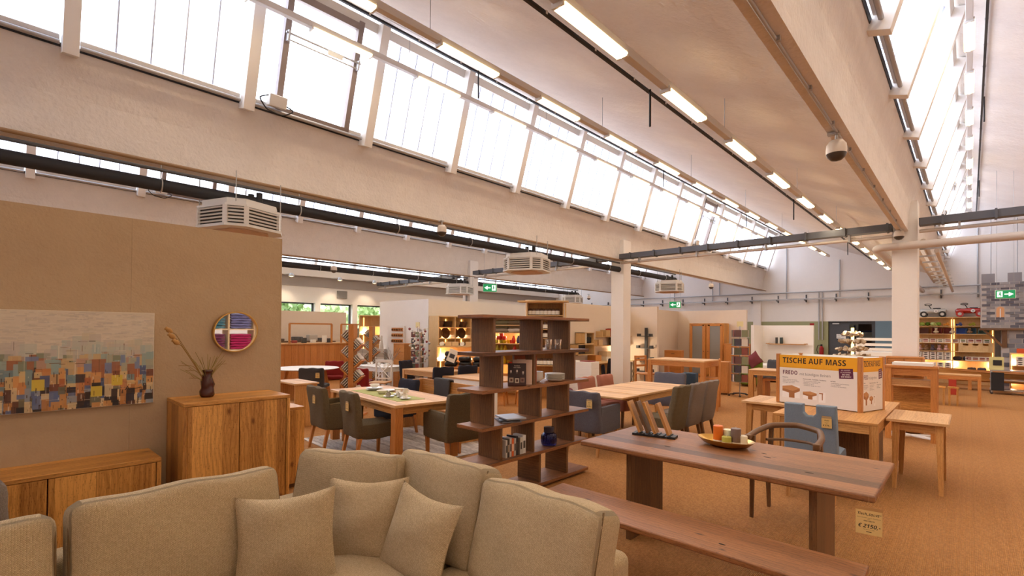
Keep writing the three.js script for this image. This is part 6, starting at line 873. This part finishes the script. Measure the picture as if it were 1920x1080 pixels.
  part('led_light', bb(0.75, 2.26, -0.18, 0.95, 2.3, -0.14), ledMat, s.t);
}
{ // play castle faced with bricks
  const t = thing('play_castle', 'grey brick play castle with battlements and lit windows', 'castle', [1.78, 0, -21.35]); t.scale.set(1.17, 1.06, 0.6);
  const mats = [tint(0x77757a, 0.9), tint(0x8e8b8e, 0.9), tint(0x605e66, 0.9), tint(0xa09b9a, 0.9)], mortar = tint(0xbdb5b0, 0.95);
  part('upper_wall', bb(-1.3, 1.75, -1.2, 1.6, 3.1, -0.01), mortar, t); part('lower_wall', bb(-0.9, 0, -1.15, 1.6, 1.75, -0.25), mortar, t); part('floor_beam', bb(-1.33, 1.7, -1.2, 1.6, 1.76, 0.03), M.darkwood, t);
  for (let x = -1.16; x < 1.6; x += 0.5) part('merlon', bb(x - 0.13, 3.1, -0.12, x + 0.13, 3.36, 0.0), mats[1], t);
  const small = bx(0.16, 0.07, 0.02), big = bx(0.225, 0.12, 0.03); let n = 0;
  for (let r = 0; r < 17; r++) for (let i = 0; i < 9; i++) { const x = -1.2 + i * 0.178 + (r % 2) * 0.089; if (x > 0.38 || (n++, false)) continue; const y = 1.81 + r * 0.078; if (Math.abs(x + 0.93) < 0.1 && y > 2.05 && y < 2.4) continue; if (Math.abs(x + 0.28) < 0.1 && y > 2.45 && y < 2.85) continue; part('brick', small, mats[Math.floor(hash(r, i, 3) * 4)], t, [x, y, 0]); }
  for (let r = 0; r < 12; r++) for (let i = 0; i < 6; i++) { const x = -0.77 + i * 0.25 + (r % 2) * 0.125; part('brick', big, mats[Math.floor(hash(r, i, 9) * 4)], t, [x, 0.15 + r * 0.138, -0.24]); }
  for (const [x, y] of [[-0.93, 2.05], [-0.28, 2.45]]) { const f = part('window_frame', new THREE.ExtrudeGeometry(new THREE.Shape([...Array(17)].map((_, i) => new THREE.Vector2(Math.cos(i * PI / 16) * 0.075, 0.26 + Math.sin(i * PI / 16) * 0.075)).concat([new THREE.Vector2(-0.075, 0), new THREE.Vector2(0.075, 0)])), { depth: 0.015, bevelEnabled: false }).translate(x, y, -0.008), tint(0xd8a070, 0.7), t); part('pane', bx(0.02, 0.26, 0.01, x, y + 0.15, 0.012), M.white, f); }
  part('brace', [leg([-1.25, 1.72, -0.1], [-0.86, 1.2, -0.2], 0.07)], M.darkwood, t); part('brace', bx(0.1, 0.5, 0.1, -0.85, 1.45, -0.2), M.darkwood, t);
  part('lantern', [cy(0.05, 0.05, 0.14, -0.35, 1.42, -0.16, 12), cy(0.06, 0.06, 0.02, -0.35, 1.5, -0.16, 12)], tint(0xc9a050, 0.5), t);
  part('rope', [cy(0.012, 0.012, 2.1, -1.1, 4.3, -0.5, 6), cy(0.012, 0.012, 2.1, -0.6, 4.3, -0.5, 6)], M.galv, t);
  const bx2 = shelfUnit('castle_shelf', 'white storage boxes shelf under the castle', [1.2, 0.8, 0.3], [3.2, 0, -21.15], 0, { mat: M.birch, levels: [0.4] });
  for (let i = 0; i < 2; i++) solo('storage_box', bx(0.36, 0.2, 0.3, 0, 0.1, 0, 0.006), M.white, ['left', 'right'][i] + ' white storage box on the shelf under the castle', 'box', bx2.on(-0.35 + i * 0.4, 0.826, 0));
}
{ // wooden play boat: strakes over a curved hull
  const t = thing('wooden_boat', 'honey-coloured wooden play boat before the toy shelves', 'boat', [1.0, 0.24, -20.45]); t.scale.y = 0.55;
  const hull = (y0, y1, k) => { const pos = [], idx = [], N = 28; for (const s of [-1, 1]) for (let i = 0; i <= N; i++) { const u = i / N * 2 - 1, w = 0.42 * (1 - Math.pow(Math.abs(u), 2.6)), sh = 0.16 * u * u; for (const [y, f] of [[y0, 0.75 + k * 0.06], [y1, 0.82 + k * 0.06]]) pos.push(u * 1.95 * (0.94 + 0.02 * k), y + sh * (y / 0.5), s * w * f); } for (const o of [0, (N + 1) * 2]) for (let i = 0; i < N; i++) { const q = o + i * 2; idx.push(q, q + 2, q + 1, q + 1, q + 2, q + 3); } const g = new THREE.BufferGeometry(); g.setAttribute('position', new THREE.Float32BufferAttribute(pos, 3)); g.setAttribute('uv', new THREE.Float32BufferAttribute(pos.flatMap((v, i) => i % 3 === 0 ? [v, pos[i + 1]] : []), 2)); g.setIndex(idx); g.computeVertexNormals(); return g; };
  const wm = M.lightoak.clone(); wm.side = THREE.DoubleSide; for (let k = 0; k < 4; k++) part('strake', hull(0.1 + k * 0.11, 0.215 + k * 0.11, k), wm, t);
  for (const s of [-1, 1]) part('gunwale', tube([...Array(15)].map((_, i) => { const u = i / 7 - 1; return [u * 1.95, 0.56 + 0.17 * u * u, s * 0.42 * (1 - Math.pow(Math.abs(u), 2.6))]; }), 0.022, 48, 8), M.beech, t);
  part('bottom_boards', bx(3.2, 0.03, 0.5, 0, 0.12, 0), M.lightoak, t); part('thwart', [bx(0.2, 0.03, 0.7, -0.6, 0.42, 0), bx(0.2, 0.03, 0.7, 0.6, 0.42, 0)], M.beech, t); part('keel', bx(3.0, 0.1, 0.06, 0, 0.06, 0), M.beech, t); part('cradle', [bx(0.08, 0.55, 0.6, -1, -0.16, 0), bx(0.08, 0.55, 0.6, 1, -0.16, 0)], M.beech, t);
  solo('red_box', bx(0.16, 0.5, 0.3, 0, 0.25, 0), tint(0xa83018), 'red play box behind the narrow table', 'box', [-0.35, 0, -18.4]);
}
{ const t = thing('shop_trolley', 'metal shop trolley with a black panel and yellow card by the right edge', 'trolley', [0.85, 0, -19.6], 0.0); for (const x of [-0.4, 0.45]) for (const z of [-0.25, 0.25]) part('post', bx(0.035, 0.62, 0.035, x, 0.36, z), M.steel, t); for (const y of [0.12, 0.4, 0.66]) part('shelf', bx(0.9, 0.03, 0.54, 0.02, y, 0), M.steel, t); part('front_panel', bx(0.26, 0.5, 0.02, -0.28, 0.36, 0.29), M.black, t); part('card_holder', bx(0.3, 0.36, 0.02, -0.3, 0.86, 0.2), tint(0xd2c88a, 0.5), t); part('screen', bx(0.18, 0.15, 0.02, -0.28, 0.88, 0.215), M.black, t); for (const x of [-0.4, 0.45]) for (const z of [-0.25, 0.25]) part('castor', cz(0.035, 0.03, x, 0.035, z, 10), M.black, t); }
{ const t = thing('fire_extinguisher', 'red fire extinguisher on the green wall by the far door', 'extinguisher', [-4.25, 0.7, ZF + 0.12]); part('cylinder', lathe([[0.001, 0], [0.075, 0], [0.075, 0.38], [0.03, 0.46], [0.001, 0.46]], 18), M.red, t); part('valve', bx(0.06, 0.08, 0.05, 0, 0.49, 0), M.black, t); part('hose', tube([[0.03, 0.5, 0], [-0.12, 0.48, 0.02], [-0.15, 0.3, 0.03], [-0.1, 0.15, 0.05]], 0.012, 16, 6), M.black, t); }
// emergency exit signs
{ const mat = (dir) => printed(160, 96, (c, w, h) => { c.fillStyle = '#0c7a46'; c.fillRect(0, 0, w, h); c.fillStyle = '#f2fff6'; c.save(); if (dir < 0) { c.translate(w, 0); c.scale(-1, 1); } c.fillRect(12, 14, 46, 68); c.fillStyle = '#0c7a46'; c.beginPath(); c.arc(38, 26, 7, 0, 7); c.fill(); c.fillRect(30, 34, 14, 22); c.fillRect(22, 54, 12, 6); c.fillRect(40, 52, 8, 22); c.fillRect(22, 40, 12, 5); c.fillStyle = '#f2fff6'; c.fillRect(72, 42, 46, 12); c.beginPath(); c.moveTo(108, 22); c.lineTo(148, 48); c.lineTo(108, 74); c.closePath(); c.fill(); c.restore(); }, 0.4);
  const sign = (l, p, ry, dir, s) => { const t = thing('exit_sign', l, 'exit sign', p, ry); t.scale.setScalar(s); const m = mat(dir); m.emissive = new THREE.Color(0xffffff); m.emissiveMap = m.map; m.emissiveIntensity = 0.5; part('housing', bx(0.34, 0.2, 0.05, 0, 0, 0, 0.004), M.white, t); part('sign_face', sheet(0.32, 0.185, 0, 0, 0.027), m, t); part('hanger', [cy(0.004, 0.004, 2.78, -0.14, 1.49, 0, 5), cy(0.004, 0.004, 2.78, 0.14, 1.49, 0, 5)], M.galv, t); };
  sign('green exit sign with right-pointing arrow before the castle', [0.6, 2.6, -16], 0, 1, 1); sign('green exit sign with left-pointing arrow beside the third column', [-11.4, 3.05, -11.2], 0.85, -1, 1.35); sign('small far green exit sign above the office partition', [-7.0, 2.55, -15.3], 0.4, -1, 1.1);
  for (const [x, y, l] of [[-4.6, 1.98, 'small red fire sign on the green wall']]) solo('fire_sign', bx(0.15, 0.15, 0.01), M.red, l, 'sign', [x, y, ZF + 0.006]);
}

renderer.render(scene, camera);
